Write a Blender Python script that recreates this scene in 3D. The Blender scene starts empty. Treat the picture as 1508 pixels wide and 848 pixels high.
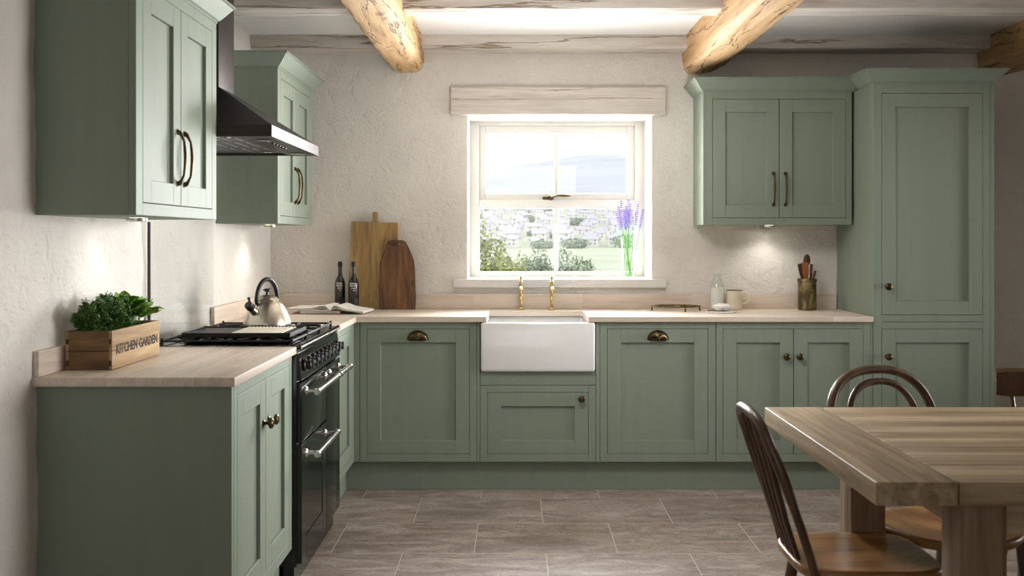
import bpy, bmesh, math, random
from mathutils import Vector, Matrix, noise
R = random.Random(7)
SC = bpy.context.scene
COL = SC.collection
PI = math.pi

# ------------------------------------------------------------------ materials
def lin(c):
    return tuple(((v/255)/12.92 if v/255 <= .04045 else ((v/255+.055)/1.055)**2.4) for v in c)
def c4(c):
    return (*lin(c), 1)
def newmat(name):
    m = bpy.data.materials.new(name); m.use_nodes = True
    nt = m.node_tree
    b = nt.nodes['Principled BSDF']
    return m, nt, b
def N(nt, t, **k):
    n = nt.nodes.new(t)
    for a, v in k.items():
        if a.startswith('i_'):
            n.inputs[a[2:].replace('_', ' ')].default_value = v
        else:
            setattr(n, a, v)
    return n
def coords(nt, scale=(1, 1, 1), loc=(0, 0, 0), rot=(0, 0, 0), what='Object'):
    tc = N(nt, 'ShaderNodeTexCoord'); mp = N(nt, 'ShaderNodeMapping')
    mp.inputs['Scale'].default_value = scale; mp.inputs['Location'].default_value = loc; mp.inputs['Rotation'].default_value = rot
    nt.links.new(tc.outputs[what], mp.inputs['Vector'])
    return mp.outputs[0]
def ramp(nt, fac, stops):
    r = N(nt, 'ShaderNodeValToRGB'); e = r.color_ramp.elements
    while len(e) < len(stops): e.new(.5)
    for i, (p, c) in enumerate(stops):
        e[i].position = p; e[i].color = c if len(c) == 4 else c4(c)
    nt.links.new(fac, r.inputs[0]); return r.outputs[0]
def mixc(nt, fac, a, b, mode='MIX'):
    m = N(nt, 'ShaderNodeMix', data_type='RGBA', blend_type=mode)
    for s, v in ((0, fac), (6, a), (7, b)):
        if hasattr(v, 'is_output'): nt.links.new(v, m.inputs[s])
        else: m.inputs[s].default_value = v
    return m.outputs[2]
def addbump(nt, b, height, strength=.2, dist=.01):
    bp = N(nt, 'ShaderNodeBump'); bp.inputs['Strength'].default_value = strength; bp.inputs['Distance'].default_value = dist
    nt.links.new(height, bp.inputs['Height'])
    if b.inputs['Normal'].is_linked:
        nt.links.new(b.inputs['Normal'].links[0].from_socket, bp.inputs['Normal'])
    nt.links.new(bp.outputs[0], b.inputs['Normal'])
def simple(name, col, rough=.5, metal=0, var=.06, vscale=20, bump=0, bscale=200, stretch=(1, 1, 1), **k):
    m, nt, b = newmat(name)
    v = coords(nt, stretch)
    n = N(nt, 'ShaderNodeTexNoise'); n.inputs['Scale'].default_value = vscale; n.inputs['Detail'].default_value = 4
    nt.links.new(v, n.inputs['Vector'])
    c = lin(col)
    lo = tuple(x*(1-var) for x in c)+(1,); hi = tuple(min(1, x*(1+var)) for x in c)+(1,)
    nt.links.new(ramp(nt, n.outputs[0], [(.3, lo), (.7, hi)]), b.inputs['Base Color'])
    b.inputs['Roughness'].default_value = rough; b.inputs['Metallic'].default_value = metal
    if bump:
        n2 = N(nt, 'ShaderNodeTexNoise'); n2.inputs['Scale'].default_value = bscale; n2.inputs['Detail'].default_value = 3
        nt.links.new(v, n2.inputs['Vector']); addbump(nt, b, n2.outputs[0], bump, .002)
    for kk, vv in k.items(): b.inputs[kk.replace('_', ' ')].default_value = vv
    return m
def wood(name, dark, mid, light, axis='X', rough=.5, grain=1.0, stave=None, bump=.15, streak=0, spec=.5, knots=0, across=1.0, coat=0, cracks=None):
    """long-grained wood; axis = direction of the grain; stave=(length,width) for glued staves"""
    m, nt, b = newmat(name)
    st = {'X': (1, 1, 1), 'Y': (1, 1, 1), 'Z': (1, 1, 1)}[axis]
    rot = {'X': (0, 0, 0), 'Y': (0, 0, PI/2), 'Z': (0, PI/2, 0)}[axis]
    base = coords(nt, (1, 1, 1), (0, 0, 0), rot)
    vec = base; tone = None
    if stave:
        br = N(nt, 'ShaderNodeTexBrick'); br.inputs['Scale'].default_value = 1
        br.inputs['Brick Width'].default_value = stave[0]; br.inputs['Row Height'].default_value = stave[1]
        br.inputs['Mortar Size'].default_value = .0006; br.inputs['Mortar Smooth'].default_value = .3
        br.inputs['Color1'].default_value = (0, 0, 0, 1); br.inputs['Color2'].default_value = (1, 1, 1, 1); br.inputs['Mortar'].default_value = (.1, .1, .1, 1)
        br.offset = .37
        nt.links.new(base, br.inputs['Vector'])
        tone = br.outputs['Color']
        ad = N(nt, 'ShaderNodeVectorMath', operation='MULTIPLY_ADD')
        nt.links.new(tone, ad.inputs[0]); ad.inputs[1].default_value = (7, 3, 5); nt.links.new(base, ad.inputs[2])
        vec = ad.outputs[0]
    mp = N(nt, 'ShaderNodeMapping'); mp.inputs['Scale'].default_value = (1.3*grain, 16*grain*across, 16*grain*across)
    nt.links.new(vec, mp.inputs['Vector'])
    n = N(nt, 'ShaderNodeTexNoise'); n.inputs['Scale'].default_value = 1.6; n.inputs['Detail'].default_value = 7; n.inputs['Roughness'].default_value = .62
    n.inputs['Distortion'].default_value = .7
    nt.links.new(mp.outputs[0], n.inputs['Vector'])
    col = ramp(nt, n.outputs[0], [(.3, dark), (.5, mid), (.72, light)])
    mp2 = N(nt, 'ShaderNodeMapping'); mp2.inputs['Scale'].default_value = (6, 140, 140); nt.links.new(vec, mp2.inputs['Vector'])
    n2 = N(nt, 'ShaderNodeTexNoise'); n2.inputs['Scale'].default_value = 1.5; n2.inputs['Detail'].default_value = 3; nt.links.new(mp2.outputs[0], n2.inputs['Vector'])
    fine = ramp(nt, n2.outputs[0], [(.35, (.8, .8, .8, 1)), (.6, (1, 1, 1, 1))])
    col = mixc(nt, .45, col, fine, 'MULTIPLY')
    if tone is not None:
        tn = ramp(nt, tone, [(0, (.86, .85, .85, 1)), (1, (1.0, 1.0, 1.0, 1))])
        col = mixc(nt, .8, col, tn, 'MULTIPLY')
    if streak:
        mp3 = N(nt, 'ShaderNodeMapping'); mp3.inputs['Scale'].default_value = (.8, 7*across, 7*across); mp3.inputs['Location'].default_value = (3.1, 1.7, 2)
        nt.links.new(vec, mp3.inputs['Vector'])
        n3 = N(nt, 'ShaderNodeTexNoise'); n3.inputs['Scale'].default_value = 2.2; n3.inputs['Detail'].default_value = 6; n3.inputs['Distortion'].default_value = 1.5
        nt.links.new(mp3.outputs[0], n3.inputs['Vector'])
        s = ramp(nt, n3.outputs[0], [(.3, (.38, .33, .3, 1)), (.42, (.9, .88, .86, 1)), (.55, (1, 1, 1, 1))])
        col = mixc(nt, streak, col, s, 'MULTIPLY')
    if knots:
        v = N(nt, 'ShaderNodeTexVoronoi'); v.inputs['Scale'].default_value = knots
        mp4 = N(nt, 'ShaderNodeMapping'); mp4.inputs['Scale'].default_value = (.55, 1, 1); nt.links.new(base, mp4.inputs['Vector'])
        nt.links.new(mp4.outputs[0], v.inputs['Vector'])
        kf = ramp(nt, v.outputs['Distance'], [(.05, (.18, .11, .07, 1)), (.11, (1, 1, 1, 1))])
        col = mixc(nt, .85, col, kf, 'MULTIPLY')
    if cracks:
        mp5 = N(nt, 'ShaderNodeMapping'); mp5.inputs['Scale'].default_value = (cracks[0], cracks[1], cracks[1]); mp5.inputs['Location'].default_value = (1.3, 4.2, .7)
        nt.links.new(base, mp5.inputs['Vector'])
        n5 = N(nt, 'ShaderNodeTexNoise'); n5.inputs['Scale'].default_value = 1; n5.inputs['Detail'].default_value = 6; n5.inputs['Roughness'].default_value = .55; n5.inputs['Distortion'].default_value = .35
        nt.links.new(mp5.outputs[0], n5.inputs['Vector'])
        w5 = cracks[2]
        cr = ramp(nt, n5.outputs[0], [(.5-w5*2.2, (1, 1, 1, 1)), (.5-w5*.3, (*lin(cracks[3]), 1)), (.5+w5*.3, (*lin(cracks[3]), 1)), (.5+w5*2.2, (1, 1, 1, 1))])
        col = mixc(nt, 1, col, cr, 'MULTIPLY'); addbump(nt, b, cr, .6, .01)
    nt.links.new(col, b.inputs['Base Color'])
    b.inputs['Roughness'].default_value = rough; b.inputs['Specular IOR Level'].default_value = spec
    if coat: b.inputs['Coat Weight'].default_value = coat; b.inputs['Coat Roughness'].default_value = .18
    addbump(nt, b, n2.outputs[0], bump, .002)
    addbump(nt, b, n.outputs[0], bump, .004)
    return m

def plaster_mat(name, col, depth=1.0):
    m, nt, b = newmat(name)
    v = coords(nt)
    n0 = N(nt, 'ShaderNodeTexNoise'); n0.inputs['Scale'].default_value = 1.6; n0.inputs['Detail'].default_value = 6
    nt.links.new(v, n0.inputs['Vector'])
    c = lin(col)
    col1 = ramp(nt, n0.outputs[0], [(.3, tuple(x*.88 for x in c)+(1,)), (.7, tuple(min(1, x*1.05) for x in c)+(1,))])
    nt.links.new(col1, b.inputs['Base Color']); b.inputs['Roughness'].default_value = .85; b.inputs['Specular IOR Level'].default_value = .25
    n1 = N(nt, 'ShaderNodeTexNoise'); n1.inputs['Scale'].default_value = 13; n1.inputs['Detail'].default_value = 8; n1.inputs['Roughness'].default_value = .6; n1.inputs['Distortion'].default_value = .5
    nt.links.new(v, n1.inputs['Vector'])
    n2 = N(nt, 'ShaderNodeTexNoise'); n2.inputs['Scale'].default_value = 60; n2.inputs['Detail'].default_value = 6; n2.inputs['Distortion'].default_value = .4
    nt.links.new(v, n2.inputs['Vector'])
    ridg = ramp(nt, n1.outputs[0], [(.35, (0, 0, 0, 1)), (.5, (.8, .8, .8, 1)), (.65, (1, 1, 1, 1))])
    addbump(nt, b, n2.outputs[0], .5*depth, .006)
    addbump(nt, b, ridg, .42*depth, .010)
    return m

def glass_mat(name, tint=(1, 1, 1, 1), gloss=.06, rough=.0):
    m = bpy.data.materials.new(name); m.use_nodes = True; nt = m.node_tree
    nt.nodes.remove(nt.nodes['Principled BSDF']); out = nt.nodes['Material Output']
    tr = N(nt, 'ShaderNodeBsdfTransparent'); tr.inputs[0].default_value = tint
    gl = N(nt, 'ShaderNodeBsdfGlossy'); gl.inputs['Roughness'].default_value = rough
    fr = N(nt, 'ShaderNodeLayerWeight'); fr.inputs['Blend'].default_value = .5
    pw_ = N(nt, 'ShaderNodeMath', operation='POWER'); nt.links.new(fr.outputs['Facing'], pw_.inputs[0]); pw_.inputs[1].default_value = 5
    ma = N(nt, 'ShaderNodeMath', operation='MULTIPLY_ADD'); nt.links.new(pw_.outputs[0], ma.inputs[0]); ma.inputs[1].default_value = gloss*8; ma.inputs[2].default_value = gloss; ma.use_clamp = True
    mx = N(nt, 'ShaderNodeMixShader'); nt.links.new(ma.outputs[0], mx.inputs[0]); nt.links.new(tr.outputs[0], mx.inputs[1]); nt.links.new(gl.outputs[0], mx.inputs[2])
    nt.links.new(mx.outputs[0], out.inputs['Surface'])
    return m
def emit_mat(name, col, s):
    m, nt, b = newmat(name); b.inputs['Base Color'].default_value = (*col, 1)
    b.inputs['Emission Color'].default_value = (*col, 1); b.inputs['Emission Strength'].default_value = s
    return m

M = {}
M['green'] = simple('sage green paint', (136, 147, 132), .58, Specular_IOR_Level=.42, var=.03, vscale=3, bump=.05, bscale=30, stretch=(6, 6, .5))
M['plaster'] = plaster_mat('lime plaster', (232, 227, 219))
M['ceil'] = simple('ceiling paint', (240, 238, 234), .8, var=.02)
M['bronze'] = simple('antique brass', (92, 78, 54), .33, 1, var=.25, vscale=60)
M['brass'] = simple('polished brass', (206, 178, 118), .2, 1, var=.06)
M['chrome'] = simple('brushed steel', (205, 203, 198), .2, 1, var=.03)
M['kettle'] = simple('warm brushed steel', (206, 198, 182), .3, 1, var=.04, vscale=6, bump=.03, bscale=60, stretch=(1, 1, 20))
M['enamel'] = simple('black enamel', (12, 18, 15), .12, 0, var=.05)
M['blackglass'] = simple('oven glass', (6, 7, 7), .05, 0, var=.05)
M['castiron'] = simple('cast iron', (22, 22, 22), .5, .2, var=.2, bump=.2)
M['ribglint'] = simple('griddle ribs with painted reflection', (214, 204, 184), .35, .5, var=.1, bump=.2)  # pale tone stands for light reflected along the ribs
M['hood'] = simple('black stainless steel', (66, 60, 61), .45, 1, var=.04, vscale=8, stretch=(1, .05, 1))
M['hooddark'] = simple('hood filter steel', (120, 118, 122), .42, 1, var=.1, vscale=30)
M['blackplastic'] = simple('black plastic', (20, 19, 19), .35)
M['ceramic'] = simple('white glazed ceramic', (240, 239, 238), .12, var=.01, Coat_Weight=.3)
M['whitepaint'] = simple('white window paint', (232, 231, 227), .4, var=.02)
M['milk'] = simple('milk', (245, 243, 238), .4, var=.01)
M['paper'] = simple('book paper', (250, 247, 240), .7, var=.03, vscale=8)
M['cover'] = simple('pale book cover', (214, 204, 190), .6)
M['clothbook'] = simple('tan book cover', (188, 158, 128), .7)
M['stoneware'] = simple('cream stoneware', (222, 210, 190), .4, var=.08, vscale=12)
M['soil'] = simple('dark soil', (34, 26, 20), .95, var=.4, vscale=60, bump=.6, bscale=120)
M['bottle'] = simple('dark olive glass', (17, 19, 12), .08, 0, var=.1, Coat_Weight=.4)
M['labelwhite'] = simple('white print', (225, 224, 220), .6, var=.01)
M['labeldark'] = simple('dark grey label', (46, 46, 48), .6, var=.06)
M['ink'] = simple('stencil ink', (42, 28, 18), .8, var=.3, vscale=90)
M['parsley'] = simple('parsley leaves', (78, 112, 48), .5, var=.3, vscale=30, Subsurface_Weight=.0)
M['lettuce'] = simple('bright herb leaves', (112, 154, 58), .45, var=.3, vscale=20)
M['stem'] = simple('green stems', (104, 150, 72), .5, var=.15)
M['lavender'] = simple('lavender florets', (146, 128, 198), .7, var=.25, vscale=80)
M['lavstem'] = simple('lavender stems', (96, 158, 72), .5, var=.15)
M['trivet'] = simple('old bronze wire', (98, 80, 48), .45, .8, var=.25, vscale=60)
M['crock'] = None
M['glass'] = glass_mat('clear glass', (.97, .98, .97, 1), .035)
M['pane'] = glass_mat('window pane glass', (1, 1, 1, 1), .04)
M['splash'] = glass_mat('splashback glass', (.98, .985, .98, 1), .04, .02)
M['edge'] = simple('dark glass edge', (36, 38, 34), .3)
M['worktopX'] = wood('oak worktop X', (218, 200, 181), (233, 217, 200), (242, 229, 214), 'X', .42, stave=(.62, .042), bump=.05)
M['worktopY'] = wood('oak worktop Y', (218, 200, 181), (233, 217, 200), (242, 229, 214), 'Y', .42, stave=(.62, .042), bump=.05)
M['oak'] = wood('hewn oak beam', (176, 134, 88), (206, 168, 120), (224, 192, 148), 'Y', .7, .5, bump=.8, streak=.7, knots=4.0, cracks=(.8, 8, .004, (104, 74, 50)))
M['joist'] = wood('whitewashed joist', (190, 180, 168), (214, 206, 196), (230, 224, 215), 'X', .75, .5, bump=.5, streak=.35, cracks=(.3, 10, .005, (176, 154, 132)))
M['lintel'] = wood('whitewashed board', (206, 196, 184), (226, 218, 208), (236, 230, 222), 'X', .75, .5, bump=.4, streak=.15, cracks=(.4, 9, .003, (212, 198, 180)))
M['table'] = wood('weathered oak table', (128, 108, 82), (172, 150, 120), (198, 178, 148), 'X', .5, .7, bump=.3, streak=.5, across=1.4)
M['tableY'] = wood('weathered oak breadboard', (128, 108, 82), (172, 150, 120), (198, 178, 148), 'Y', .5, .7, bump=.3, streak=.45, across=1.4)
M['tableZ'] = wood('weathered oak leg', (110, 88, 66), (146, 120, 92), (170, 146, 116), 'Z', .55, .7, bump=.3, streak=.45, across=1.4)
M['chairseat'] = wood('honey waxed elm', (98, 58, 22), (152, 106, 56), (186, 146, 92), 'X', .36, .8, bump=.06, streak=.35, across=.45, coat=.08)
M['chairwood'] = wood('dark waxed beech', (54, 37, 23), (82, 58, 37), (108, 80, 54), 'Z', .35, .8, bump=.08, coat=.15)
M['crate'] = wood('pine crate', (122, 94, 60), (168, 136, 92), (194, 164, 118), 'Y', .7, .9, bump=.4, streak=.5)
M['crateX'] = wood('pine crate end', (88, 64, 40), (124, 94, 60), (146, 116, 78), 'X', .7, .9, bump=.4, streak=.5)
M['crateend'] = simple('end grain', (84, 48, 32), .8, var=.3, vscale=80)
M['boardlight'] = wood('old pine board', (112, 84, 48), (172, 140, 88), (200, 170, 116), 'Z', .5, .7, bump=.15, streak=.55, knots=5)
M['boarddark'] = wood('smoked wooden board', (54, 34, 18), (112, 74, 42), (150, 108, 66), 'Z', .4, .7, bump=.15, streak=.6, knots=6)
M['darkedge'] = simple('charred board edge', (38, 24, 14), .5, var=.3)
M['utdark'] = wood('dark wooden utensil', (58, 36, 24), (86, 56, 38), (110, 76, 54), 'Z', .5, 2)
M['utred'] = wood('reddish wooden utensil', (120, 70, 40), (158, 98, 60), (182, 124, 82), 'Z', .5, 2)
M['puck'] = emit_mat('downlight lens', (1, .95, .86), 25)

# mottled bronze crock
m, nt, b = newmat('mottled bronze glaze')
n = N(nt, 'ShaderNodeTexNoise'); n.inputs['Scale'].default_value = 26; n.inputs['Detail'].default_value = 6; n.inputs['Distortion'].default_value = .8
nt.links.new(coords(nt, (1, 1, .5)), n.inputs['Vector'])
nt.links.new(ramp(nt, n.outputs[0], [(.32, (70, 80, 58)), (.46, (104, 88, 60)), (.6, (152, 138, 102)), (.72, (196, 184, 146))]), b.inputs['Base Color'])
b.inputs['Metallic'].default_value = .75; b.inputs['Roughness'].default_value = .33; addbump(nt, b, n.outputs[0], .4, .003)
M['crock'] = m

# floor: stone-look tiles .592 x .433, half-bond
m, nt, b = newmat('stone floor tiles')
tc = coords(nt, (1, 1, 1), (-.132, -4.102, 0))
br = N(nt, 'ShaderNodeTexBrick'); br.inputs['Scale'].default_value = 1; br.inputs['Brick Width'].default_value = .592; br.inputs['Row Height'].default_value = .433
br.inputs['Mortar Size'].default_value = .0022; br.inputs['Mortar Smooth'].default_value = .2
br.inputs['Color1'].default_value = (0, 0, 0, 1); br.inputs['Color2'].default_value = (1, 1, 1, 1); br.inputs['Mortar'].default_value = (.5, .5, .5, 1)
nt.links.new(tc, br.inputs['Vector'])
ad = N(nt, 'ShaderNodeVectorMath', operation='MULTIPLY_ADD'); nt.links.new(br.outputs['Color'], ad.inputs[0]); ad.inputs[1].default_value = (9, 5, 3); nt.links.new(tc, ad.inputs[2])
mp = N(nt, 'ShaderNodeMapping'); mp.inputs['Scale'].default_value = (1.1, 3.2, 1); mp.inputs['Rotation'].default_value = (0, 0, .18); nt.links.new(ad.outputs[0], mp.inputs['Vector'])
n = N(nt, 'ShaderNodeTexNoise'); n.inputs['Scale'].default_value = 2.4; n.inputs['Detail'].default_value = 10; n.inputs['Roughness'].default_value = .62; n.inputs['Distortion'].default_value = 1.6
nt.links.new(mp.outputs[0], n.inputs['Vector'])
c = ramp(nt, n.outputs[0], [(.28, (118, 104, 94)), (.42, (148, 134, 124)), (.55, (170, 156, 146)), (.72, (200, 189, 180))])
n2 = N(nt, 'ShaderNodeTexNoise'); n2.inputs['Scale'].default_value = 9; n2.inputs['Detail'].default_value = 8; n2.inputs['Distortion'].default_value = 2.5
nt.links.new(mp.outputs[0], n2.inputs['Vector'])
v = ramp(nt, n2.outputs[0], [(.41, (1, 1, 1, 1)), (.495, (.60, .56, .53, 1)), (.53, (1, 1, 1, 1))])
c = mixc(nt, .9, c, v, 'MULTIPLY')
tn = ramp(nt, br.outputs['Color'], [(0, (.86, .86, .86, 1)), (1, (1.06, 1.05, 1.04, 1))])
c = mixc(nt, 1.0, c, tn, 'MULTIPLY')
c = mixc(nt, br.outputs['Fac'], c, c4((196, 184, 170)))
nt.links.new(c, b.inputs['Base Color'])
rr = ramp(nt, n2.outputs[0], [(.3, (.36, .36, .36, 1)), (.7, (.52, .52, .52, 1))]); nt.links.new(rr, b.inputs['Roughness'])
addbump(nt, b, n.outputs[0], .12, .004)
iv = N(nt, 'ShaderNodeMath', operation='SUBTRACT'); iv.inputs[0].default_value = 1; nt.links.new(br.outputs['Fac'], iv.inputs[1]); addbump(nt, b, iv.outputs[0], .5, .0015)
M['floor'] = m

# outdoors; haze and overexposure are put into the pale far colours
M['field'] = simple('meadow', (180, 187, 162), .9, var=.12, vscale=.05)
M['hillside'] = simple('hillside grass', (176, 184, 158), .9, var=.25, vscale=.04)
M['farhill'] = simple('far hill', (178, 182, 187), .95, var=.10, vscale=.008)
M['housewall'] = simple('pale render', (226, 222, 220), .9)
M['houseroof'] = simple('slate roof', (190, 188, 194), .8, var=.15)  # roof tone includes painted haze
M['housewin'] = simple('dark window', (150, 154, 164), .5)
M['treehaze'] = simple('hazed foliage', (172, 182, 166), .9, var=.3, vscale=.8)  # foliage lightened to carry haze and overexposure
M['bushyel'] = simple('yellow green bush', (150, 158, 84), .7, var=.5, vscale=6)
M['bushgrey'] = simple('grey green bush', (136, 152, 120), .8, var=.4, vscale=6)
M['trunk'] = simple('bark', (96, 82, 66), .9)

# ------------------------------------------------------------------ mesh helpers
class MB:
    def __init__(s): s.bm = bmesh.new()
    def mesh(s, vs, fs):
        v = [s.bm.verts.new(p) for p in vs]
        for f in fs:
            try: s.bm.faces.new([v[i] for i in f])
            except ValueError: pass
        return v
    def box(s, x0, x1, y0, y1, z0, z1, b=0, seg=2):
        if x0 > x1: x0, x1 = x1, x0
        if y0 > y1: y0, y1 = y1, y0
        if z0 > z1: z0, z1 = z1, z0
        r = bmesh.ops.create_cube(s.bm, size=1)
        vs = r['verts']
        for v in vs:
            v.co = Vector(((x0+x1)/2+v.co.x*(x1-x0), (y0+y1)/2+v.co.y*(y1-y0), (z0+z1)/2+v.co.z*(z1-z0)))
        if b > 0:
            b = min(b, .45*min(x1-x0, y1-y0, z1-z0))
            ed = list({e for v in vs for e in v.link_edges})
            bmesh.ops.bevel(s.bm, geom=ed, offset=b, segments=seg, affect='EDGES', profile=.6)
        return s
    def cyl(s, p0, p1, r0, r1=None, n=16):
        return s.tube([p0, p1], [r0, r0 if r1 is None else r1], n)
    def tube(s, pts, r, n=10, closed=False, flat=1.0, up=None):
        pts = [Vector(p) for p in pts]; k = len(pts)
        if not hasattr(r, '__len__'): r = [r]*k
        tang = []
        for i in range(k):
            if closed: t = pts[(i+1) % k]-pts[i-1]
            else: t = pts[min(i+1, k-1)]-pts[max(i-1, 0)]
            tang.append(t.normalized())
        u = Vector(up) if up else Vector((0, 0, 1))
        if abs(u.dot(tang[0])) > .9: u = Vector((1, 0, 0)) if not up else Vector((0, 1, 0))
        nrm = (u-tang[0]*u.dot(tang[0])).normalized()
        rings = []
        for i in range(k):
            t = tang[i]; nrm = nrm-t*nrm.dot(t)
            if nrm.length < 1e-6: nrm = t.orthogonal()
            nrm.normalize(); bn = t.cross(nrm)
            rings.append([s.bm.verts.new(pts[i]+(nrm*math.cos(a)*flat+bn*math.sin(a))*r[i]) for a in [2*PI*j/n for j in range(n)]])
        for i in range(k if closed else k-1):
            a, b2 = rings[i], rings[(i+1) % k]
            for j in range(n): s.bm.faces.new((a[j], a[(j+1) % n], b2[(j+1) % n], b2[j]))
        if not closed:
            s.bm.faces.new(rings[0][::-1]); s.bm.faces.new(rings[-1])
        return s
    def lathe(s, prof, c=(0, 0, 0), n=32, axis=(0, 0, 1), squash=1.0):
        """prof: (radius, height) pairs"""
        ax = Vector(axis).normalized(); q = Vector((0, 0, 1)).rotation_difference(ax); c = Vector(c)
        rings = []
        for (r, z) in prof:
            if r < 1e-6: rings.append([s.bm.verts.new(c+q @ Vector((0, 0, z)))])
            else: rings.append([s.bm.verts.new(c+q @ Vector((r*math.cos(2*PI*j/n), r*squash*math.sin(2*PI*j/n), z))) for j in range(n)])
        for a, b2 in zip(rings, rings[1:]):
            for j in range(n):
                j2 = (j+1) % n
                if len(a) == 1 and len(b2) == 1: continue
                if len(a) == 1: s.bm.faces.new((a[0], b2[j], b2[j2]))
                elif len(b2) == 1: s.bm.faces.new((a[j], a[j2], b2[0]))
                else: s.bm.faces.new((a[j], a[j2], b2[j2], b2[j]))
        return s
    def prism(s, pts, axis, a0, a1):
        """pts 2-D outline in the plane normal to axis ('X': (y,z), 'Y': (x,z), 'Z': (x,y))"""
        def P(p, a): return {'X': (a, p[0], p[1]), 'Y': (p[0], a, p[1]), 'Z': (p[0], p[1], a)}[axis]
        n = len(pts)
        v = [s.bm.verts.new(P(p, a0)) for p in pts]+[s.bm.verts.new(P(p, a1)) for p in pts]
        s.bm.faces.new(v[:n]); s.bm.faces.new(v[n:][::-1])
        for i in range(n): s.bm.faces.new((v[i], v[(i+1) % n], v[n+(i+1) % n], v[n+i]))
        return s
    def xf(s, mat): bmesh.ops.transform(s.bm, matrix=mat, verts=s.bm.verts); return s
    def build(s, name, mat, parent=None, local=False, smooth=True, angle=35, loc=None):
        bm = s.bm
        bmesh.ops.recalc_face_normals(bm, faces=bm.faces)
        if parent is not None and not local:
            o = parent; off = Vector((0, 0, 0))
            while o is not None: off += o.location; o = o.parent
            bmesh.ops.translate(bm, verts=bm.verts, vec=-off)
        l = Vector((0, 0, 0))
        if parent is None and not local:
            if loc is None:
                xs = [v.co.x for v in bm.verts]; ys = [v.co.y for v in bm.verts]; zs = [v.co.z for v in bm.verts]
                l = Vector(((min(xs)+max(xs))/2, (min(ys)+max(ys))/2, min(zs)))
            else: l = Vector(loc)
            bmesh.ops.translate(bm, verts=bm.verts, vec=-l)
        me = bpy.data.meshes.new(name); bm.to_mesh(me); bm.free()
        if smooth:
            for p in me.polygons: p.use_smooth = True
            me.set_sharp_from_angle(angle=math.radians(angle))
        me.materials.append(mat)
        o = bpy.data.objects.new(name, me); COL.objects.link(o); o.location = l
        if parent is not None: o.parent = parent
        return o
def tag(o, label=None, cat=None, group=None, kind=None):
    if label: o['label'] = label
    if cat: o['category'] = cat
    if group: o['group'] = group
    if kind: o['kind'] = kind
    return o
def thing(name, label, cat, loc, group=None, rz=0, kind=None):
    o = bpy.data.objects.new(name, None); COL.objects.link(o); o.location = loc; o.rotation_euler = (0, 0, rz)
    o.empty_display_size = .1
    return tag(o, label, cat, group, kind)
def copy_tree(o, parent=None):
    kids = [c for c in bpy.data.objects if c.parent is o]
    c = o.copy(); COL.objects.link(c); c.parent = parent
    for k in kids: copy_tree(k, c)
    return c
def text_mb(txt, size, font_squeeze=1.0, extrude=.0004, offset=0.0, align='LEFT'):
    cu = bpy.data.curves.new('lettering', 'FONT'); cu.body = txt; cu.size = size; cu.extrude = extrude; cu.offset = offset; cu.align_x = align
    cu.resolution_u = 3
    ob = bpy.data.objects.new('lettering', cu); COL.objects.link(ob)
    dg = bpy.context.evaluated_depsgraph_get(); dg.update()
    me = bpy.data.meshes.new_from_object(ob.evaluated_get(dg))
    mb = MB(); mb.bm.from_mesh(me)
    bpy.data.objects.remove(ob); bpy.data.curves.remove(cu); bpy.data.meshes.remove(me)
    for v in mb.bm.verts: v.co.x *= font_squeeze
    return mb
def fbm(p, s, d=3):
    return noise.fractal(Vector(p)*s, 1.0, 2.0, d)

# ------------------------------------------------------------------ room
WY = 5.68      # back wall
LX = -1.395    # left wall
def steps(a, b, d):
    n = max(1, round((b-a)/d)); return [a+(b-a)*i/n for i in range(n+1)]
# window opening
WX0, WX1, WZ0, WZ1, RD = -.267, .787, 1.062, 2.003, .35
def back_wall():
    mb = MB()
    xs = steps(LX-.12, WX0, .06)+steps(WX0, WX1, .06)[1:]+steps(WX1, 3.7, .06)[1:]
    zs = steps(-.02, WZ0, .06)+steps(WZ0, WZ1, .06)[1:]+steps(WZ1, 2.5, .06)[1:]
    V = {}
    for i, x in enumerate(xs):
        for j, z in enumerate(zs):
            e = .006*fbm((x, 0, z), 2.2)
            inx = WX0-1e-6 <= x <= WX1+1e-6; inz = WZ0-1e-6 <= z <= WZ1+1e-6
            px, pz = x, z
            if inx and inz:
                e = .012
                px += .006*fbm((0, 3, z), 6)*(1 if x in (WX0, WX1) else 0)
            V[i, j] = mb.bm.verts.new((px, WY+e-.003, pz))
    for i in range(len(xs)-1):
        for j in range(len(zs)-1):
            if WX0-1e-6 <= xs[i] < WX1-1e-6 and WZ0-1e-6 <= zs[j] < WZ1-1e-6: continue
            mb.bm.faces.new((V[i, j], V[i+1, j], V[i+1, j+1], V[i, j+1]))
    # reveals
    be = [e for e in mb.bm.edges if len(e.link_faces) == 1 and all(WX0-.05 <= v.co.x <= WX1+.05 and WZ0-.03 <= v.co.z <= WZ1+.03 for v in e.verts)]
    r = bmesh.ops.extrude_edge_only(mb.bm, edges=be)
    for v in r['geom']:
        if isinstance(v, bmesh.types.BMVert): v.co.y = WY+RD+.1
    for v in list(mb.bm.verts):
        if not v.link_faces: mb.bm.verts.remove(v)
    # outer skin so the wall has thickness
    o = mb.build('wall_back', M['plaster'], loc=(0, 0, 0), angle=60)
    tag(o, 'rough white plaster wall behind the sink with the window', 'wall', kind='structure')
back_wall()
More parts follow.
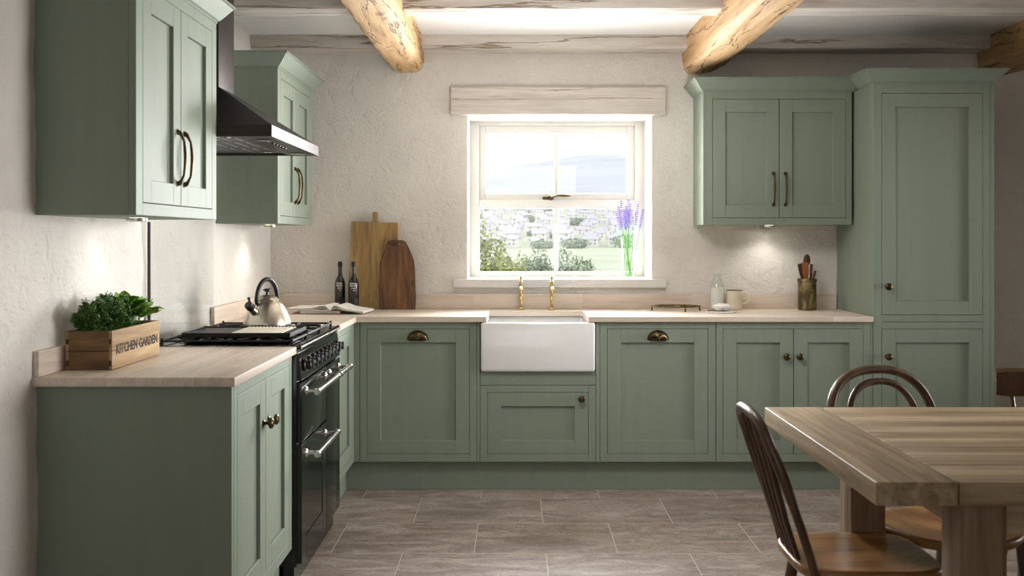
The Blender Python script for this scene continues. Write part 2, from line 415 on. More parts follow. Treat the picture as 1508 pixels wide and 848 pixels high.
def left_wall():
    mb = MB(); ys = steps(-2.6, WY+.05, .05); zs = steps(-.02, 2.5, .05); V = {}
    for i, y in enumerate(ys):
        for j, z in enumerate(zs):
            e = .009*fbm((5, y, z), 3.0)+.004*fbm((9, y, z), 9)
            t = min(1, max(0, (z-2.12)/.25)); lean = -.07*t*t*(3-2*t)
            V[i, j] = mb.bm.verts.new((LX+e+.006+lean, y, z))
    for i in range(len(ys)-1):
        for j in range(len(zs)-1): mb.bm.faces.new((V[i, j], V[i+1, j], V[i+1, j+1], V[i, j+1]))
    tag(mb.build('wall_left', M['plaster'], loc=(0, 0, 0), angle=60), 'rough white plaster wall on the cooker side', 'wall', kind='structure')
left_wall()
RX = 3.7
tag(MB().box(RX, RX+.1, -2.6, WY+.1, 0, 2.5).build('wall_right', M['plaster']), 'white plaster wall beyond the dining table', 'wall', kind='structure')
tag(MB().box(LX-.1, RX+.1, -2.7, -2.6, 0, 2.5).build('wall_front', M['plaster']), 'white plaster wall at the near end of the room', 'wall', kind='structure')
tag(MB().box(LX-.1, RX+.1, -2.6, WY+.2, -.1, 0).build('floor', M['floor'], loc=(0, 0, 0)), 'grey brown stone tiled floor', 'floor', kind='structure')
tag(MB().box(LX-.15, RX+.1, -2.6, WY+.2, 2.425, 2.52).build('ceiling', M['ceil'], loc=(0, 0, 0)), 'white ceiling between the joists', 'ceiling', kind='structure')

# white joists
def joist(y0, y1, label, n, x0=LX-.1, x1=RX):
    mb = MB(); xs = steps(x0, x1, .07); prof = [(y0, 2.44), (y0, 2.362), (y0+.004, 2.352), (y0+.012, 2.349), (y1-.012, 2.349), (y1, 2.356), (y1, 2.44)]
    rings = []
    for x in xs:
        w = .006*fbm((x, n*3, 0), 3)+.003*fbm((x, n*3, 1), 11)
        rings.append([mb.bm.verts.new((x, y+(w if k in (1, 2) else 0), z+(w*.9 if 1 <= k <= 2 else (w*.3 if 3 <= k <= 5 else 0)))) for k, (y, z) in enumerate(prof)])
    for a, b2 in zip(rings, rings[1:]):
        for k in range(len(prof)-1): mb.bm.faces.new((a[k], a[k+1], b2[k+1], b2[k]))
    mb.bm.faces.new(rings[0]); mb.bm.faces.new(rings[-1])
    o = mb.build('ceiling_joist', M['joist'], angle=30)
    tag(o, label, 'ceiling joist', 'whitewashed joists across the ceiling', 'structure')
joist(5.517, 5.70, 'whitewashed wooden joist running along the top of the window wall', 1)
joist(4.554, 4.72, 'whitewashed wooden joist crossing the ceiling out in the room, above the cooker hood', 2)
for k, yy in enumerate((3.6, 2.64, 1.68, .72, -.24, -1.2)):
    joist(yy, yy+.165, 'whitewashed wooden joist further into the room', 3+k)
# oak beams (run into the room)
def beam(prof, seed, label, y0=-2.6, y1=WY):
    mb = MB(); ys = steps(y0, y1, .06); rings = []
    cx = sum(p[0] for p in prof)/len(prof); cz = sum(p[1] for p in prof)/len(prof)
    # refine profile
    fine = []
    for a, b2 in zip(prof, prof[1:]+prof[:1]):
        for t in (0, .33, .66): fine.append((a[0]+(b2[0]-a[0])*t, a[1]+(b2[1]-a[1])*t))
    for y in ys:
        ring = []
        for (x, z) in fine:
            d = .010*fbm((x*2, y*.9, z*2+seed), 2.2)+.004*fbm((x, y, z+seed), 14)
            dx, dz = x-cx, z-cz; l = math.hypot(dx, dz) or 1
            if z > 2.41: d = 0
            ring.append(mb.bm.verts.new((x+dx/l*d, y, z+dz/l*d)))
        rings.append(ring)
    n = len(fine)
    for a, b2 in zip(rings, rings[1:]):
        for k in range(n): mb.bm.faces.new((a[k], a[(k+1) % n], b2[(k+1) % n], b2[k]))
    mb.bm.faces.new(rings[0]); mb.bm.faces.new(rings[-1])
    tag(mb.build('oak_beam', M['oak'], angle=50), label, 'ceiling beam', 'rough oak beams under the ceiling', 'structure')
beam([(-.715, 2.44), (-.712, 2.33), (-.705, 2.27), (-.685, 2.243), (-.62, 2.237), (-.55, 2.243), (-.52, 2.262), (-.508, 2.30), (-.512, 2.44)], 2, 'golden rough-hewn oak beam left of the window')
beam([(.955, 2.44), (.957, 2.34), (.965, 2.26), (.985, 2.235), (1.06, 2.228), (1.14, 2.25), (1.205, 2.285), (1.215, 2.34), (1.21, 2.44)], 7, 'golden rough-hewn oak beam with a long split, above the right wall cabinet')
beam([(2.64, 2.44), (2.64, 2.33), (2.65, 2.27), (2.68, 2.245), (2.80, 2.235), (2.88, 2.25), (2.90, 2.30), (2.90, 2.44)], 12, 'dark rough-hewn oak beam in the corner beyond the tall larder unit')

# lintel board and window sill
mb = MB(); xs = steps(-.357, .86, .04); rings = []
for x in xs:
    w = .003*fbm((x, 0, 4), 9); w2 = .003*fbm((x, 0, 8), 9)
    rings.append([mb.bm.verts.new(p) for p in ((x, 5.655, 1.998+w), (x, 5.648, 2.003+w), (x, 5.648, 2.152+w2), (x, 5.655, 2.157+w2), (x, 5.69, 2.157+w2), (x, 5.69, 1.998+w))])
for a, b2 in zip(rings, rings[1:]):
    for k in range(6): mb.bm.faces.new((a[k], a[(k+1) % 6], b2[(k+1) % 6], b2[k]))
mb.bm.faces.new(rings[0]); mb.bm.faces.new(rings[-1])
tag(mb.build('trim_1', M['lintel']), 'whitewashed lintel board above the window', 'lintel', kind='structure')
mb = MB(); mb.box(-.345, .862, 5.645, 5.69, 1.017, 1.064, .004); mb.box(WX0-.01, WX1+.01, 5.68, 6.06, 1.03, 1.064, .002)
tag(mb.build('trim_2', M['whitepaint']), 'white window sill above the taps', 'window sill', kind='structure')

# ------------------------------------------------------------------ window (frame plane Y = 6.03)
FY = 6.03
w = thing('window_1', 'white painted two-light casement window over the sink', 'window', (.26, FY, 1.064), kind='structure')
def wx(px): return (px-757)*FY/1466
def wz(py): return 1.3-(py-350)*FY/1466
mb = MB()
def rail(mb, x0, x1, y0, y1, f, d, b=.004):      # pixel rectangle on the frame plane, front offset f, depth d
    mb.box(wx(x0), wx(x1), FY+f, FY+f+d, wz(y1), wz(y0), b)
rail(mb, 683, 706, 168, 416, 0, .06); rail(mb, 935, 956, 168, 416, 0, .06)
rail(mb, 706, 935, 168, 185, 0, .06); rail(mb, 706, 935, 294, 307, 0, .06); rail(mb, 706, 935, 400, 416, 0, .06)
mb.build('window_frame', M['whitepaint'], w)
mb = MB()
rail(mb, 706, 715.5, 185, 294, .02, .04); rail(mb, 923.5, 935, 185, 294, .02, .04)
rail(mb, 715.5, 923.5, 185, 196, .02, .04); rail(mb, 715.5, 923.5, 284.5, 294, .02, .04); rail(mb, 816.8, 822.2, 196, 284.5, .025, .03, .003)
sash = mb.build('sash', M['whitepaint'], w)
MB().box(wx(715), wx(924), FY+.038, FY+.042, wz(285), wz(195.5)).build('pane', M['pane'], sash)
mb = MB(); rail(mb, 816.8, 822.2, 307, 400, .02, .03, .003); mb.build('glazing_bar', M['whitepaint'], w)
MB().box(wx(706), wx(935), FY+.034, FY+.038, wz(400), wz(307)).build('pane', M['pane'], w)
mb = MB()
mb.box(wx(799), wx(808), FY+.0, FY+.021, wz(293.5), wz(289.5), .003)
mb.lathe([(0, -.004), (.016, -.004), (.019, .004), (.014, .012), (0, .014)], (wx(811), FY+.008, wz(291)), 16, (0, -1, 0))
pts = [(wx(811)+.12*t, FY-.012-.006*math.sin(t*PI), wz(291)+.014*math.sin(min(1, t*2.2)*PI/2)-.006*max(0, t-.6)) for t in [i/8 for i in range(9)]]
mb.tube(pts, [.006, .006, .0065, .007, .0085, .0095, .009, .007, .004], 8)
h = mb.build('window_handle', M['bronze'], w); h['label'] = 'antique brass lever handle'

# ------------------------------------------------------------------ cabinets
G = M['green']
def fb(mb, side, f, u0, u1, v0, v1, w0, w1, b=.0012):
    """box on a front: side 'B' faces -Y with front at y=f, side 'L' faces +X with front at x=f"""
    if side == 'B': mb.box(u0, u1, f-w1, f-w0, v0, v1, b, 1)
    else: mb.box(f+w0, f+w1, u0, u1, v0, v1, b, 1)
def P(side, f, u, v, w): return (u, f-w, v) if side == 'B' else (f+w, u, v)
def frame(mb, side, f, u0, u1, v0, v1, holes, st=.036):
    """face frame with openings; holes share v-range unless given"""
    hu0, hu1, hv0, hv1 = holes
    fb(mb, side, f, u0, hu0, v0, v1, -.022, 0); fb(mb, side, f, hu1, u1, v0, v1, -.022, 0)
    fb(mb, side, f, hu0, hu1, v0, hv0, -.022, 0); fb(mb, side, f, hu0, hu1, hv1, v1, -.022, 0)
def door(side, f, u0, u1, v0, v1, parent, name='door', rail=.069, g=.0019):
    mb = MB(); u0 += g; u1 -= g; v0 += g; v1 -= g
    fb(mb, side, f, u0, u0+rail, v0, v1, -.022, 0); fb(mb, side, f, u1-rail, u1, v0, v1, -.022, 0)
    fb(mb, side, f, u0+rail-.0005, u1-rail+.0005, v0, v0+rail, -.022, -.0001); fb(mb, side, f, u0+rail-.0005, u1-rail+.0005, v1-rail, v1, -.022, -.0001)
    fb(mb, side, f, u0+rail-.001, u1-rail+.001, v0+rail-.001, v1-rail+.001, -.021, -.0125, 0)
    return mb.build(name, G, parent)
def knob(side, f, u, v, parent):
    mb = MB(); ax = (0, -1, 0) if side == 'B' else (1, 0, 0)
    mb.lathe([(0, 0), (.010, 0), (.010, .003), (.0055, .006), (.005, .014), (.009, .018), (.0165, .021), (.0185, .025), (.0175, .030), (.012, .034), (.0, .0355)], P(side, f, u, v, 0), 24, ax)
    o = mb.build('knob', M['bronze'], parent, angle=50); o['label'] = 'antique brass knob'
def pull(side, f, u, v0, v1, parent):
    mb = MB(); pts = []; rad = []
    seq = [(v0, .000, .0085), (v0+.004, .008, .0075), (v0+.012, .013, .0048), (v0+.028, .021, .0038)]
    for (v, wv, r) in seq: pts.append(P(side, f, u, v, wv)); rad.append(r)
    for t in (.2, .4, .5, .6, .8):
        v = v0+.03+(v1-v0-.06)*t; pts.append(P(side, f, u, v, .021+.005*math.sin(t*PI))); rad.append(.0038+.0016*math.sin(t*PI))
    for (v, wv, r) in [(v1-.028, .021, .0038), (v1-.012, .013, .0048), (v1-.004, .008, .0075), (v1, 0, .0085)]: pts.append(P(side, f, u, v, wv)); rad.append(r)
    mb.tube(pts, rad, 10)
    for v in (v0, v1):
        ax = (0, -1, 0) if side == 'B' else (1, 0, 0)
        mb.lathe([(0, -.001), (.0095, -.001), (.0095, .003), (.0, .005)], P(side, f, u, v, 0), 14, ax)
    o = mb.build('pull_handle', M['bronze'], parent, angle=60); o['label'] = 'antique brass bow handle'
def cup(side, f, u, v, parent, a=.050, b=.046, c=.030):
    mb = MB(); V = []; n, k = 20, 8
    for sgn in (1, .88):
        grid = []
        for i in range(n+1):
            th = PI*i/n; row = []
            for j in range(k+1):
                ph = PI/2*j/k     # 0 rim at the door .. pi/2 bottom lip out
                row.append(mb.bm.verts.new(P(side, f, u+a*sgn*math.cos(th)*math.cos(ph*.999), v-.02+b*sgn*math.sin(th)*math.cos(ph)+(-.004 if sgn < 1 else 0), .0005+c*sgn*math.sin(ph)*(.35+.65*math.sin(th)))))
            grid.append(row)
        for i in range(n):
            for j in range(k): mb.bm.faces.new((grid[i][j], grid[i+1][j], grid[i+1][j+1], grid[i][j+1]))
    pts = [(u+1.1*a*math.cos(PI*i/24), v-.02+1.1*b*math.sin(PI*i/24)) for i in range(25)]
    if side == 'B': mb.prism(pts, 'Y', f-.0025, f+.001)
    o = mb.build('cup_handle', M['bronze'], parent, angle=60); o['label'] = 'antique brass cup handle'
def crown(parent, x0, x1, y0, y1, zb, face, back_near=None, sides=(1, 1)):
    """mitred cornice on 3 sides of a rectangle. face 'L': wall at x0, front at x1; 'B': wall at y1, front at y0"""
    prof = [(0, zb), (.003, zb), (.003, zb+.008), (.010, zb+.012), (.050, zb+.062), (.056, zb+.064), (.056, zb+.072), (0, zb+.072)]
    mb = MB(); rings = []
    for (o_, z) in prof:
        if face == 'L': ring = [(x0, y0-o_*sides[0], z), (x1+o_, y0-o_*sides[0], z), (x1+o_, y1+o_*sides[1], z), (x0, y1+o_*sides[1], z)]
        else:
            yb = back_near if back_near is not None else y1
            ring = [(x0-o_*sides[0], yb, z), (x0-o_*sides[0], y0-o_, z), (x1+o_*sides[1], y0-o_, z), (x1+o_*sides[1], y1, z)]
        rings.append([mb.bm.verts.new(p) for p in ring])
    for a, b2 in zip(rings, rings[1:]):
        for k in range(3): mb.bm.faces.new((a[k], a[k+1], b2[k+1], b2[k]))
    mb.bm.faces.new(rings[-1])
    for k in (0, 3):
        mb.bm.faces.new([r[k] for r in rings])
    mb.build('cornice', G, parent, angle=20)

# wall cabinets, left
def wall_cab_left(y0, y1, label, handles):
    t = thing('wall_cabinet', label, 'wall cabinet', (LX+.15, (y0+y1)/2, 1.366))
    XF = -1.097
    mb = MB(); mb.box(LX-.002, XF-.022, y0+.0, y1, 1.366, 2.09, .001, 1); mb.build('body', G, t)
    mb = MB(); a, b2 = y0+.052, y1-.052; frame(mb, 'L', XF, y0, y1, 1.366, 2.09, (a, b2, 1.403, 2.05)); mb.build('face_frame', G, t)
    mid = (a+b2)/2
    for (u0, u1, hu) in ((a, mid, mid-.034), (mid, b2, mid+.034)):
        d = door('L', XF, u0, u1, 1.403, 2.05, t); pull('L', XF, hu, 1.475, 1.645, d)
    crown(t, LX+.002, XF, y0, y1, 2.088, 'L')
    return t
wall_cab_left(2.889, 3.669, 'sage green wall cabinet nearest the camera, above the wooden herb crate', 1)
wall_cab_left(4.622, 5.40, 'sage green wall cabinet behind the cooker hood, near the window wall', 1)
# wall cabinet, right
t = thing('wall_cabinet', 'wide sage green wall cabinet right of the window, two doors with bow handles', 'wall cabinet', (1.42, 5.5, 1.3697))
YF = 5.38
mb = MB(); mb.box(1.022, 1.826, YF+.022, WY-.004, 1.3697, 2.09, .001, 1); mb.build('body', G, t)
mb = MB(); frame(mb, 'B', YF, 1.036, 1.826, 1.3697, 2.09, (1.073, 1.7945, 1.4064, 2.05)); mb.box(1.022, 1.0355, YF, YF+.022, 1.3697, 2.09, .001, 1); mb.build('face_frame', G, t)
for (u0, u1, hu) in ((1.073, 1.4335, 1.402), (1.4335, 1.7945, 1.466)):
    d = door('B', YF, u0, u1, 1.4064, 2.05, t); pull('B', YF, hu, 1.478, 1.647, d)
crown(t, 1.022, 1.834, YF, WY-.004, 2.088, 'B', sides=(1, 0))
# base units on the window wall
YB = 5.10
def base_body(t, x0, x1, z1=.868, y1=WY-.02):
    MB().box(x0, x1, YB+.022, y1, .152, z1, .001, 1).build('body', G, t)
t = thing('base_cabinet', 'sage green base unit with a brass cup handle, left of the sink', 'base cabinet', (-.49, 5.4, .152))
base_body(t, -.789, -.192)
mb = MB(); frame(mb, 'B', YB, -.789, -.192, .152, .868, (-.754, -.228, .192, .834)); mb.box(-.190, -.1755, YB, YB+.1, .152, .868, .001, 1)
mb.build('face_frame', G, t)
d = door('B', YB, -.754, -.228, .192, .834, t); cup('B', YB, -.494, .797, d)
t = thing('base_cabinet', 'sage green under-sink unit with a low panelled door and one knob', 'base cabinet', (.122, 5.4, .152))
mb = MB(); mb.box(-.174, .418, YB+.022, 5.64, .152, .60, .001, 1); mb.build('body', G, t)
mb = MB(); frame(mb, 'B', YB, -.173, .4175, .152, .543, (-.137, .381, .192, .508)); mb.box(-.173, .4175, YB, YB+.02, .5455, .614, .001, 1); mb.build('face_frame', G, t)
d = door('B', YB, -.137, .381, .192, .508, t); knob('B', YB, .346, .477, d)
t = thing('base_cabinet', 'sage green base unit with a brass cup handle, right of the sink', 'base cabinet', (.735, 5.4, .152))
base_body(t, .441, 1.033)
mb = MB(); frame(mb, 'B', YB, .441, 1.0325, .152, .868, (.477, .994, .192, .834)); mb.box(.4195, .4395, YB, YB+.1, .152, .868, .001, 1); mb.build('face_frame', G, t)
d = door('B', YB, .477, .994, .192, .834, t); cup('B', YB, .737, .797, d)
t = thing('base_cabinet', 'wide sage green base unit with two doors and two knobs, beside the tall larder', 'base cabinet', (1.43, 5.4, .152))
base_body(t, 1.036, 1.838)
mb = MB(); frame(mb, 'B', YB, 1.036, 1.826, .152, .868, (1.0697, 1.790, .192, .834)); mb.box(1.828, 1.838, YB+.001, YB+.022, .152, .868, .001, 1); mb.build('face_frame', G, t)
d = door('B', YB, 1.0697, 1.432, .192, .834, t); knob('B', YB, 1.392, .692, d)
d = door('B', YB, 1.432, 1.790, .192, .834, t); knob('B', YB, 1.460, .692, d)
# tall larder
t = thing('tall_larder', 'tall sage green larder unit at the right end of the kitchen run', 'tall cabinet', (2.15, 5.4, .152))
mb = MB(); mb.box(1.840, 2.456, YB+.022, WY-.004, .152, 2.09, .001, 1); mb.box(2.440, 2.462, YB+.003, YB+.03, .152, 2.09, .001, 1); mb.build('body', G, t)
mb = MB()
fb(mb, 'B', YB, 1.840, 1.883, .152, 2.09, -.022, 0); fb(mb, 'B', YB, 2.402, 2.438, .152, 2.09, -.022, 0)
for (a, b2) in ((.152, .192), (.834, .8675), (.8695, .903), (2.041, 2.09)): fb(mb, 'B', YB, 1.883, 2.402, a, b2, -.022, 0)
mb.build('face_frame', G, t)
d = door('B', YB, 1.883, 2.402, .192, .834, t); knob('B', YB, 1.912, .692, d)
d = door('B', YB, 1.883, 2.402, .903, 2.041, t); knob('B', YB, 1.912, 1.05, d)
crown(t, 1.840, 2.458, YB, WY-.004, 2.088, 'B', back_near=5.31)
# left run
XL = -.82
t = thing('base_cabinet', 'sage green base unit with end panel nearest the camera, two doors with knobs', 'base cabinet', (-1.1, 3.28, 0))
mb = MB(); mb.box(LX-.002, XL-.022, 2.915, 3.674, .152, .868, .001, 1); mb.build('body', G, t)
mb = MB(); mb.box(LX-.002, XL-.0005, 2.893, 2.914, 0, .868, .001, 1); mb.build('end_panel', G, t)
mb = MB(); frame(mb, 'L', XL, 2.915, 3.674, .152, .868, (2.948, 3.63, .192, .834)); mb.build('face_frame', G, t)
d = door('L', XL, 2.948, 3.289, .192, .834, t); knob('L', XL, 3.255, .694, d)
d = door('L', XL, 3.289, 3.63, .192, .834, t); knob('L', XL, 3.325, .694, d)
t = thing('base_cabinet', 'narrow sage green corner unit between the range cooker and the window wall', 'base cabinet', (-1.1, 4.85, .152))
mb = MB(); mb.box(LX-.002, XL-.022, 4.56, WY-.02, .152, .868, .001, 1); mb.box(XL-.021, -.791, YB+.001, YB+.022, .152, .868, .001, 1); mb.build('body', G, t)
mb = MB(); frame(mb, 'L', XL, 4.56, 5.098, .152, .868, (4.60, 5.03, .192, .834)); mb.build('face_frame', G, t)
door('L', XL, 4.60, 5.03, .192, .834, t)
# plinths
tag(MB().box(-.866, 2.455, 5.142, 5.16, 0, .150, .001, 1).build('plinth', G), 'long sage green plinth along the floor under the window wall units', 'plinth')
tag(MB().box(-.885, -.867, 2.92, 3.674, 0, .150, .001, 1).build('plinth', G), 'short sage green plinth under the unit nearest the camera', 'plinth')
tag(MB().box(-.885, -.867, 4.57, 5.158, 0, .150, .001, 1).build('plinth', G), 'short sage green plinth in the corner just past the range cooker', 'plinth')

# ------------------------------------------------------------------ worktops and upstands
ZT, ZU = .8965, .8695
mb = MB(); mb.box(LX-.002, -.806, 2.872, 3.692, ZU, ZT, .003)
tag(mb.build('worktop', M['worktopY'], loc=(0, 0, 0)), 'pale oak worktop nearest the camera, under the herb crate', 'worktop')
mb = MB()
pts = [(LX+.012, 4.545), (-.806, 4.545), (-.806, 5.08), (-.142, 5.08), (-.136, 5.105), (-.136, 5.47), (.376, 5.47), (.376, 5.105), (.382, 5.08), (1.834, 5.08), (1.834, WY-.008), (LX+.012, WY-.008)]
mb.prism(pts, 'Z', ZU, ZT)
bmesh.ops.bevel(mb.bm, geom=[e for e in mb.bm.edges if abs(e.verts[0].co.z-e.verts[1].co.z) < 1e-6], offset=.002, segments=1, affect='EDGES')
tag(mb.build('worktop', M['worktopX'], loc=(0, 0, 0), angle=25), 'long pale oak worktop along the window wall, cut out round the sink', 'worktop')
tag(MB().box(LX+.013, 1.834, WY-.022, WY-.008, ZT+.0005, .982, .0015).build('upstand', M['worktopX'], loc=(0, 0, .003)), 'low oak upstand along the window wall behind taps and boards', 'upstand')
tag(MB().box(LX+.010, LX+.026, 4.55, WY-.024, ZT+.0005, .982, .0015).build('upstand', M['worktopY'], loc=(0, 0, .003)), 'low oak upstand on the cooker-side wall behind the kettle', 'upstand')
tag(MB().box(LX+.0, LX+.022, 2.876, 3.69, ZT+.0005, .972, .0015).build('upstand', M['worktopY'], loc=(0, 0, .003)), 'low oak upstand behind the herb crate', 'upstand')

# ------------------------------------------------------------------ sink
mb = MB()
sx0, sx1, sy0, sy1, sz0, sz1 = -.170, .414, 5.075, 5.52, .618, .867
def rrect(x0, x1, y0, y1, r, n=5):
    out = []
    for (cx, cy, a0) in ((x1-r, y0+r, -PI/2), (x1-r, y1-r, 0), (x0+r, y1-r, PI/2), (x0+r, y0+r, PI)):
        for i in range(n+1):
            a = a0+PI/2*i/n; out.append((cx+r*math.cos(a), cy+r*math.sin(a)))
    return out
loops = [(.004, .012, sz0), (.001, .010, sz0+.006), (0, .012, sz0+.014), (0, .012, sz1-.010), (.002, .012, sz1-.004), (.008, .012, sz1), (.020, .02, sz1), (.026, .02, sz1-.004), (.028, .03, sz1-.012), (.034, .04, sz0+.05), (.055, .04, sz0+.03)]
rings = []
for (o_, r, z) in loops:
    rings.append([mb.bm.verts.new((x, y, z)) for (x, y) in rrect(sx0+o_, sx1-o_, sy0+o_, sy1-o_, r)])
for a, b2 in zip(rings, rings[1:]):
    for k in range(len(a)): mb.bm.faces.new((a[k], a[(k+1) % len(a)], b2[(k+1) % len(a)], b2[k]))
mb.bm.faces.new(rings[0]); mb.bm.faces.new(rings[-1])
s = thing('butler_sink', 'white ceramic butler sink set below the window', 'sink', (.122, 5.3, sz0))
mb.build('basin', M['ceramic'], s, angle=40)
mb = MB(); mb.lathe([(0, .001), (.04, .001), (.043, .004), (.03, .006), (0, .004)], (.122, 5.32, sz0+.03), 24); mb.build('waste', M['brass'], s)

# ------------------------------------------------------------------ taps
def tap(x, label):
    y = 5.585; t = thing('pillar_tap', label, 'tap', (x, y, ZT+.0008))
    mb = MB()
    mb.lathe([(0, 0), (.020, 0), (.020, .004), (.013, .007), (.0098, .012), (.0098, .100), (.0125, .103), (.0125, .108), (.0105, .112), (.012, .120), (.0135, .128), (.0105, .140), (.009, .144), (.0105, .150), (.009, .158), (.005, .163), (.005, .172), (0, .172)], (x, y, ZT+.0008), 24)
    mb.build('body', M['brass'], t, angle=45)
    mb = MB(); pts = [(x, y, ZT+.118), (x, y-.03, ZT+.122), (x, y-.06, ZT+.126), (x, y-.085, ZT+.122), (x, y-.098, ZT+.108), (x, y-.1, ZT+.090)]
    mb.tube(pts, [.008, .008, .008, .0085, .0085, .009], 14); mb.lathe([(.0, 0), (.0105, 0), (.0105, .014), (0, .014)], (x, y-.1, ZT+.080), 18)
    mb.build('spout', M['brass'], t, angle=45)
    mb = MB(); zc = ZT+.177
    mb.lathe([(0, -.006), (.008, -.006), (.009, 0), (.008, .006), (.0055, .010), (.006, .014), (0, .016)], (x, y, zc), 16)
    for a in (.25, .25+PI/2):
        d = Vector((math.cos(a), math.sin(a), 0))*.026
        mb.cyl((x-d.x, y-d.y, zc), (x+d.x, y+d.y, zc), .0028, n=10)
        for sg in (1, -1): mb.lathe([(0, -.0045), (.0035, -.003), (.0045, 0), (.0035, .003), (0, .0045)], (x+d.x*sg, y+d.y*sg, zc), 10)
    mb.build('cross_handle', M['brass'], t, angle=45)
tap(.0385, 'left brass pillar tap with cross handle behind the sink')
tap(.212, 'right brass pillar tap with cross handle behind the sink')

# ------------------------------------------------------------------ splashback
t = thing('glass_splashback', 'clear glass splashback on the wall behind the range cooker', 'splashback', (LX+.02, 4.1, .90))
MB().box(LX+.018, LX+.024, 3.755, 4.545, .90, 1.675).build('glass_panel', M['splash'], t)
mb = MB(); mb.box(LX+.014, LX+.025, 3.749, 3.7545, .975, 1.36); mb.build('edge_strip', M['edge'], t)

# ------------------------------------------------------------------ cooker hood
t = thing('cooker_hood', 'black steel chimney cooker hood above the range cooker', 'cooker hood', (-1.14, 4.105, 1.674))
hx, h0, h1 = -.894, 3.672, 4.552
mb = MB()
zt, z2, z3 = 1.717, 1.905, 2.424
cx, c0, c1 = -1.184, 3.99, 4.21
L_ = LX+.004
mb.mesh([(L_, h0, 1.674), (hx, h0, 1.674), (hx, h1, 1.674), (L_, h1, 1.674), (L_, h0, zt), (hx, h0, zt), (hx, h1, zt), (L_, h1, zt),
         (L_, c0, z2), (cx, c0, z2), (cx, c1, z2), (L_, c1, z2)],
        [(0, 1, 5, 4), (1, 2, 6, 5), (2, 3, 7, 6), (4, 5, 9, 8), (5, 6, 10, 9), (6, 7, 11, 10), (8, 9, 10, 11)])
# rim underside
i0 = .03
mb.mesh([(L_, h0, 1.674), (hx, h0, 1.674), (hx, h1, 1.674), (L_, h1, 1.674), (L_, h0+i0, 1.674), (hx-.13, h0+i0, 1.674), (hx-.13, h1-i0, 1.674), (L_, h1-i0, 1.674),
         (L_, h0+i0, 1.690), (hx-.13, h0+i0, 1.690), (hx-.13, h1-i0, 1.690), (L_, h1-i0, 1.690)],
        [(0, 1, 5, 4), (1, 2, 6, 5), (2, 3, 7, 6), (4, 5, 9, 8), (5, 6, 10, 9), (6, 7, 11, 10)])
mb.build('canopy', M['hood'], t, angle=20)
MB().box(L_, cx, c0, c1, z2-.001, z3, .002).build('chimney', M['hood'], t)
for k in range(3):
    a = h0+.035+k*.272
    mb = MB(); mb.box(L_+.01, hx-.135, a, a+.266, 1.684, 1.689, .001, 1)
    for q in range(7): mb.box(L_+.03+q*.047, L_+.033+q*.047, a+.02, a+.246, 1.6825, 1.684)
    mb.build('grease_filter', M['hooddark'], t)
for (x, y) in ((hx-.065, h0+.14), (hx-.065, h1-.14), (hx-.2, h0+.09), (hx-.2, h1-.12)):
    mb = MB(); mb.lathe([(.02, 0), (.032, 0), (.034, -.003), (.024, -.004), (.02, -.001)], (x, y, 1.6735 if x > hx-.1 else 1.683), 20); l = mb.build('light_ring', M['chrome'], t)
    mb = MB(); mb.lathe([(0, -.0015), (.020, -.001), (.02, .0), (0, 0)], (x, y, 1.6735 if x > hx-.1 else 1.683), 20); mb.build('lens', M['labelwhite'], l)
for q in range(5):
    mb = MB(); mb.lathe([(0, -.006), (.007, -.005), (.008, 0), (0, 0)], (hx-.06, 3.94+q*.05, 1.6738), 14); mb.build('switch', M['blackplastic'], t)
mb = MB(); mb.box(hx-.03, hx-.022, 4.1, 4.16, 1.719, 1.724); mb.build('badge', M['chrome'], t)

# ------------------------------------------------------------------ range cooker
ry0, ry1, rx = 3.70, 4.52, -.79
t = thing('range_cooker', 'black range cooker with steel handles against the left wall', 'cooker', (-1.09, 4.11, 0))
mb = MB(); mb.box(LX+.03, rx-.018, ry0, ry1, .075, .885, .003); mb.box(LX+.03, rx-.03, ry0+.01, ry1-.01, 0, .075, .001, 1); mb.build('body', M['enamel'], t)
yd = 4.188
def oven_door(y0, y1, z0, z1, window=None):
    mb = MB()
    if window:
        a, b2, c, d_ = window
        for bx in ((y0, a, z0, z1), (b2, y1, z0, z1), (a, b2, z0, c), (a, b2, d_, z1)): mb.box(rx-.02, rx, bx[0], bx[1], bx[2], bx[3], .002, 1)
    else: mb.box(rx-.02, rx, y0, y1, z0, z1, .004)
    d = mb.build('oven_door', M['enamel'], t)
    if window:
        MB().box(rx-.014, rx-.003, a-.002, b2+.002, c-.002, d_+.002).build('oven_window', M['blackglass'], d)
    return d
def bar_handle(d, y0, y1, z):
    mb = MB(); x = rx+.052
    mb.cyl((x, y0, z), (x, y1, z), .0115, n=18)
    for y in (y0, y1):
        mb.lathe([(0, -.011), (.0125, -.010), (.0145, 0), (.0125, .010), (0, .011)], (x, y, z), 18, (0, 1, 0))
    for y in (y0+.018, y1-.018):
        mb.lathe([(.017, 0), (.017, .006), (.009, .012), (.0075, .034), (.010, .048), (0, .05)], (rx, y, z), 16, (1, 0, 0))
    o = mb.build('bar_handle', M['chrome'], d, angle=40); o['label'] = 'polished steel bar handle'
d = oven_door(ry0+.006, yd-.003, .535, .760); bar_handle(d, 3.745, 4.165, .722)
d = oven_door(ry0+.006, yd-.003, .085, .527, (ry0+.09, yd-.07, .17, .43)); bar_handle(d, 3.745, 4.165, .487)
d = oven_door(yd+.003, ry1-.006, .085, .760); bar_handle(d, 4.225, 4.475, .722)
mb = MB(); mb.prism([(rx-.03, .768), (rx-.001, .768), (rx-.001, .775), (rx-.012, .868), (rx-.03, .872)], 'Y', ry0+.002, ry1-.002)
cp = mb.build('control_panel', M['enamel'], t, angle=15)
